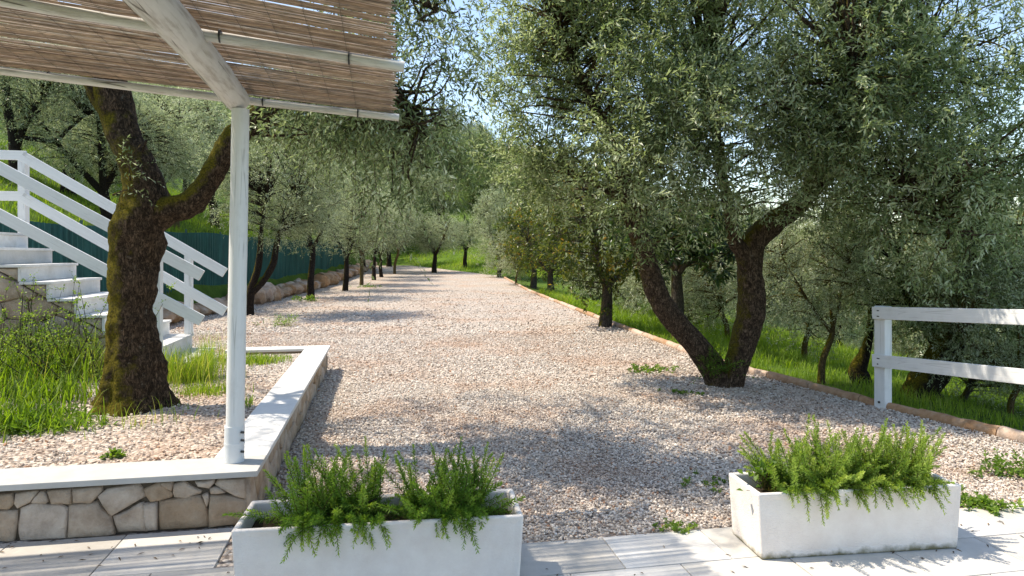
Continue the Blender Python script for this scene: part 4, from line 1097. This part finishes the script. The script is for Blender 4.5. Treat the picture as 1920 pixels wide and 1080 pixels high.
# slope grass
b = Buf(); n = 48000; y = 5.5 + 22 * rg.random(n) ** 1.5; dr = .1 + 10 * rg.random(n) ** 1.3; x = kerb_x(y) + dr
ok = (x < y * .85 + 1) ; x, y = x[ok], y[ok]; cl = nz2(x, y, .9); ok = cl > -.35; x, y, cl = x[ok], y[ok], cl[ok]
sc = 1 + .09 * (y - 6)
blades(b, np.stack([x, y, gz(x, y) - .01], 1), rg.uniform(.06, .16, len(x)) * sc * (1 + cl), .004 * sc, rg.uniform(.2, .8, len(x)), rg, np.clip(.5 + .35 * cl + rg.normal(0, .13, len(x)), 0, .92), 2)
tag(link('grass', b.mesh('grass', ['grass_blade'])), 'bright green grass on the slope beyond the kerb', 'grass', kind='stuff')
# hillside and bank grass
b = Buf(); n = 32000; y = rg.uniform(14, 46, n); x = left_x(y) - 1.0 - 16 * rg.random(n) ** 1.2; cl = nz2(x, y, .5, 3)
ok = (cl > -.3) & (x > -y * .9); x, y, cl = x[ok], y[ok], cl[ok]
blades(b, np.stack([x, y, gz(x, y) - .02], 1), rg.uniform(.15, .42, len(x)) * (1 + cl), .012 + 0 * x, rg.uniform(.2, .8, len(x)), rg, np.clip(.5 + .3 * cl + rg.normal(0, .13, len(x)), 0, .95), 2)
tag(link('grass', b.mesh('grass', ['grass_blade'])), 'bright grass on the hillside above the green fence', 'grass', kind='stuff')
b = Buf(); n = 26000; y = rg.uniform(42, 75, n); x = rg.uniform(-16, 6, n)
ok = ((x + 1.3) * .908 + (y - 44) * .42 > .2); x, y = x[ok], y[ok]; cl = nz2(x, y, .4, 6)
blades(b, np.stack([x, y, gz(x, y) - .02], 1), rg.uniform(.15, .40, len(x)) * (1 + cl), .018 + 0 * x, rg.uniform(.2, .8, len(x)), rg, np.clip(.6 + .3 * cl + rg.normal(0, .13, len(x)), 0, .95), 2)
tag(link('grass', b.mesh('grass', ['grass_blade'])), 'grass on the bank at the end of the driveway', 'grass', kind='stuff')
# tall grass in the bed, left of and behind the mossy trunk
b = Buf()
def tuft(px, py, spread, n, hmin, hmax, w=.005, tb=.55, yd=None, lean=(.15, .7)):
    n = int(n * (.62 if px < 200 else .9)); z0 = .30; yy = yd or F * (EYE - z0) / (py - HY); c = P3(px, py, yy)
    pos = c + rg.normal(0, 1, (n, 3)) * [spread, spread * .8, 0]
    s = (pos[:, :2] - O) @ LV; t = (pos[:, :2] - O) @ BV
    pos[:, 2] = [bed_z(a, d) - .01 for a, d in zip(s, t)]
    ok = (s > .38) & (t > .38) & ((t < T0 - .1) | (s < 1.35)); pos = pos[ok]
    blades(b, pos, rg.uniform(hmin, hmax, len(pos)), rg.uniform(.6, 1.2, len(pos)) * w, rg.uniform(*lean, len(pos)), rg, np.clip(rg.normal(tb, .22, len(pos)), 0, 1), 4)
tuft(60, 760, .30, 900, .12, .36, .008, .35); tuft(10, 735, .30, 700, .2, .5, .009, .35); tuft(30, 800, .16, 300, .10, .30, .008, .3); tuft(125, 720, .22, 1000, .2, .5, .004, .72); tuft(60, 690, .25, 700, .15, .4, .004, .6)
tuft(20, 716, .22, 500, .3, .75, .004, .55, lean=(.1, .5)); tuft(95, 716, .22, 500, .3, .7, .004, .6, lean=(.1, .5)); tuft(160, 712, .15, 400, .3, .65, .0035, .7, lean=(.1, .5)); tuft(60, 740, .5, 120, .3, .7, .002, 1.0, lean=(.1, .6)); tuft(165, 690, .16, 900, .25, .55, .0035, .8); tuft(90, 800, .2, 500, .06, .18, .005, .45)
tuft(345, 712, .20, 1500, .18, .48, .0032, .72); tuft(325, 690, .25, 1100, .3, .62, .003, .75, lean=(.1, .5)); tuft(370, 690, .14, 400, .2, .45, .003, .75); tuft(390, 735, .16, 500, .05, .16, .004, .6)
tuft(485, 675, .16, 600, .06, .16, .005, .6); tuft(440, 668, .2, 400, .04, .12, .005, .6); tuft(480, 760, .10, 260, .04, .14, .004, .4)
tuft(520, 668, .1, 150, .04, .1, .004, .5); tuft(240, 790, .30, 60, .05, .22, .004, .6); tuft(262, 800, .08, 25, .12, .28, .003, .9)
tag(link('tall_grass', b.mesh('tall_grass', ['grass_blade'])), 'tall bright grass growing round the mossy olive in the bed', 'grass', kind='stuff')

def weed(px, py, h, n, label, L=.05, W=.012, sp=.08, z0=0.0, yd=None, tb=.5, droop=.25, group=None, nl=12):
    yy = yd or F * (EYE - z0) / (py - HY); c = P3(px, py, yy); c[2] = z0 if yd is None else c[2]
    o = thing('weed', c, label, 'weed', group); bb = Buf()
    d = unit(rg.normal(0, .5, (n, 3)) + [0, 0, 1.0]); base = c + rg.normal(0, sp, (n, 3)) * [1, .8, 0]
    sprays(bb, base, d, rg.uniform(.4, 1.0, n) * h, nl, L, W, rg, droop, 1.1, np.clip(rg.normal(tb, .15, n), 0, 1), twig_r=.002)
    link('foliage', bb.mesh('foliage', ['weed_leaf', 'bark_young'], c), o); return o
weed(1836, 948, .10, 45, 'low bright weed at the paving edge beside the pale planter', .045, .012, .09)
weed(1898, 890, .24, 34, 'taller green weed on the gravel near the kerb and paving', .05, .012, .10, tb=.35)
weed(1215, 694, .10, 26, 'low weed on the gravel left of the twin stemmed olive', .06, .014, .16, tb=.4)
weed(1278, 738, .05, 14, 'flat weed patch on the gravel before the twin stemmed olive', .04, .010, .10, tb=.35)
weed(1268, 990, .045, 18, 'tiny weed in the gravel at the paving edge between planters', .03, .008, .06)
weed(1336, 905, .05, 16, 'sparse weed in the gravel left of the mossy based planter', .03, .008, .14, tb=.4)
weed(532, 610, .42, 26, 'upright grassy weed on the driveway by the forked young olive', .16, .010, .14, tb=.4, nl=8)
weed(575, 564, .25, 26, 'small weed at the foot of the second young olive', .14, .02, .2, tb=.4, nl=8)
weed(690, 540, .2, 20, 'small weed among the far young olives', .16, .02, .3, tb=.4, nl=8)
for wx, wy, wh, wn, wt, wl in ((20, 812, .26, 26, .25, 'dark broad leaved weed at the bed end of the front capping'), (75, 790, .22, 24, .3, 'leafy weed between the tall grass and the mossy trunk'), (40, 740, .40, 26, .35, 'tall leafy weed rising from the grass before the stairs'), (115, 805, .14, 18, .45, 'small weed at the edge of the tall grass on the bed gravel')):
    weed(wx, wy, wh, wn, wl, .10, .012, .12, .29, tb=wt, nl=11, droop=.4)
weed(213, 858, .06, 12, 'seedling in the bed gravel close to the front capping', .04, .010, .03, .29, yd=4.46)
# spindly shrub before the stairs
c = np.array(list(ST(2.55, 3.2, .36))); o = thing('shrub', c, 'spindly bare stemmed shrub with sparse small leaves before the stairs', 'shrub')
bs = Buf(); bl = Buf(); rs = np.random.default_rng(19)
for k in range(60):
    b0 = c + rs.normal(0, .28, 3) * [1.3, .7, 0]; hh = rs.uniform(.45, 1.05); dx = rs.normal(0, .28, 2)
    e = b0 + np.array([dx[0], dx[1], hh]); P = catmull([b0, (b0 + e) / 2 + rs.normal(0, .05, 3), e], 9)
    tube(bs, P, np.linspace(.006, .0015, 9), 5, 0, cap=False)
    m_ = 26; f = rs.integers(2, 9, m_); pp = P[f] + rs.normal(0, .012, (m_, 3)); dd = unit(rs.normal(0, 1, (m_, 3)) + [0, 0, .5])
    sprays(bl, pp[:9], dd[:9], rs.uniform(.06, .22, 9), 6, .028, .009, rs, .2, 1.1, rs.uniform(.4, .9, 9), twig_r=.0012)
    leaves(bl, pp, dd, rs.normal(0, 1, (m_, 3)), rs.uniform(.018, .034, m_), .008, rs.uniform(.4, 1, m_))
link('stem', bs.mesh('stem', ['bark_grey'], c), o); link('foliage', bl.mesh('foliage', ['weed_leaf', 'bark_grey'], c), o)
# small leafy weed in the pale planter
ca, sa = math.cos(ang2), math.sin(ang2); c = np.array([pl2c[0] - .47 * ca, pl2c[1] - .47 * sa - .04, .32])
o = thing('weed', c, 'round leaved weed in the corner of the mossy based planter', 'weed'); bb = Buf(); n = 46
d = unit(rg.normal(0, .6, (n, 3)) + [0, -.1, .9]); hh = rg.uniform(.05, .16, n)
leaves(bb, c + d * hh[:, None] + rg.normal(0, .03, (n, 3)) * [1, 1, .2], unit(d + rg.normal(0, .6, (n, 3))), [0, 0, 1.] + rg.normal(0, .4, (n, 3)), .042, .019, rg.uniform(.1, .5, n))
for k in range(n): tube(bb, np.array([c + rg.normal(0, .015, 3) * [1, 1, 0], c + d[k] * hh[k]]), .0015, 3, 1, cap=False)
link('foliage', bb.mesh('foliage', ['weed_leaf', 'bark_young'], c), o)

# dry leaves and twigs on paving and gravel
b = Buf(); n = 150; x = np.concatenate([-1.3 - 1.9 * rg.random(80) ** .8, rg.uniform(-.2, 3.4, 70)]); y = np.concatenate([rg.uniform(3.1, 3.98, 80), rg.uniform(3.3, 4.25, 70)])
t = (x - O[0]) * BV[0] + (y - O[1]) * BV[1]; ok = (t < np.where(x < -1.5, -.01, tb0)); x, y = x[ok], y[ok]; n = len(x)
a = rg.uniform(0, 6.28, n); leaves(b, np.stack([x, y, np.full(n, .006)], 1), np.stack([np.cos(a), np.sin(a), rg.normal(0, .06, n)], 1), [0, 0, 1.] + rg.normal(0, .2, (n, 3)), rg.uniform(.02, .055, n), .0045, rg.uniform(0, 1, n))
n = 2600; y = rg.uniform(4.6, 14, n); x = np.where(rg.random(n) < .75, kerb_x(y) - 2.6 * rg.random(n) ** 1.4, rg.uniform(-1.8, 3.3, n)); ok = x < kerb_x(y) - .1; ok &= x > -1.45 - .19 * (y - 4); x, y = x[ok], y[ok]; n = len(x)
a = rg.uniform(0, 6.28, n); leaves(b, np.stack([x, y, np.full(n, .018)], 1), np.stack([np.cos(a), np.sin(a), rg.normal(0, .2, n)], 1), [0, 0, 1.] + rg.normal(0, .4, (n, 3)), rg.uniform(.03, .06, n), .006, rg.uniform(0, 1, n))
tag(link('leaf_litter', b.mesh('leaf_litter', ['litter'])), 'dry brown fallen leaves scattered over paving and gravel', 'leaf litter', kind='stuff')
print('TRIS', sum(len(m.polygons) for m in bpy.data.meshes))
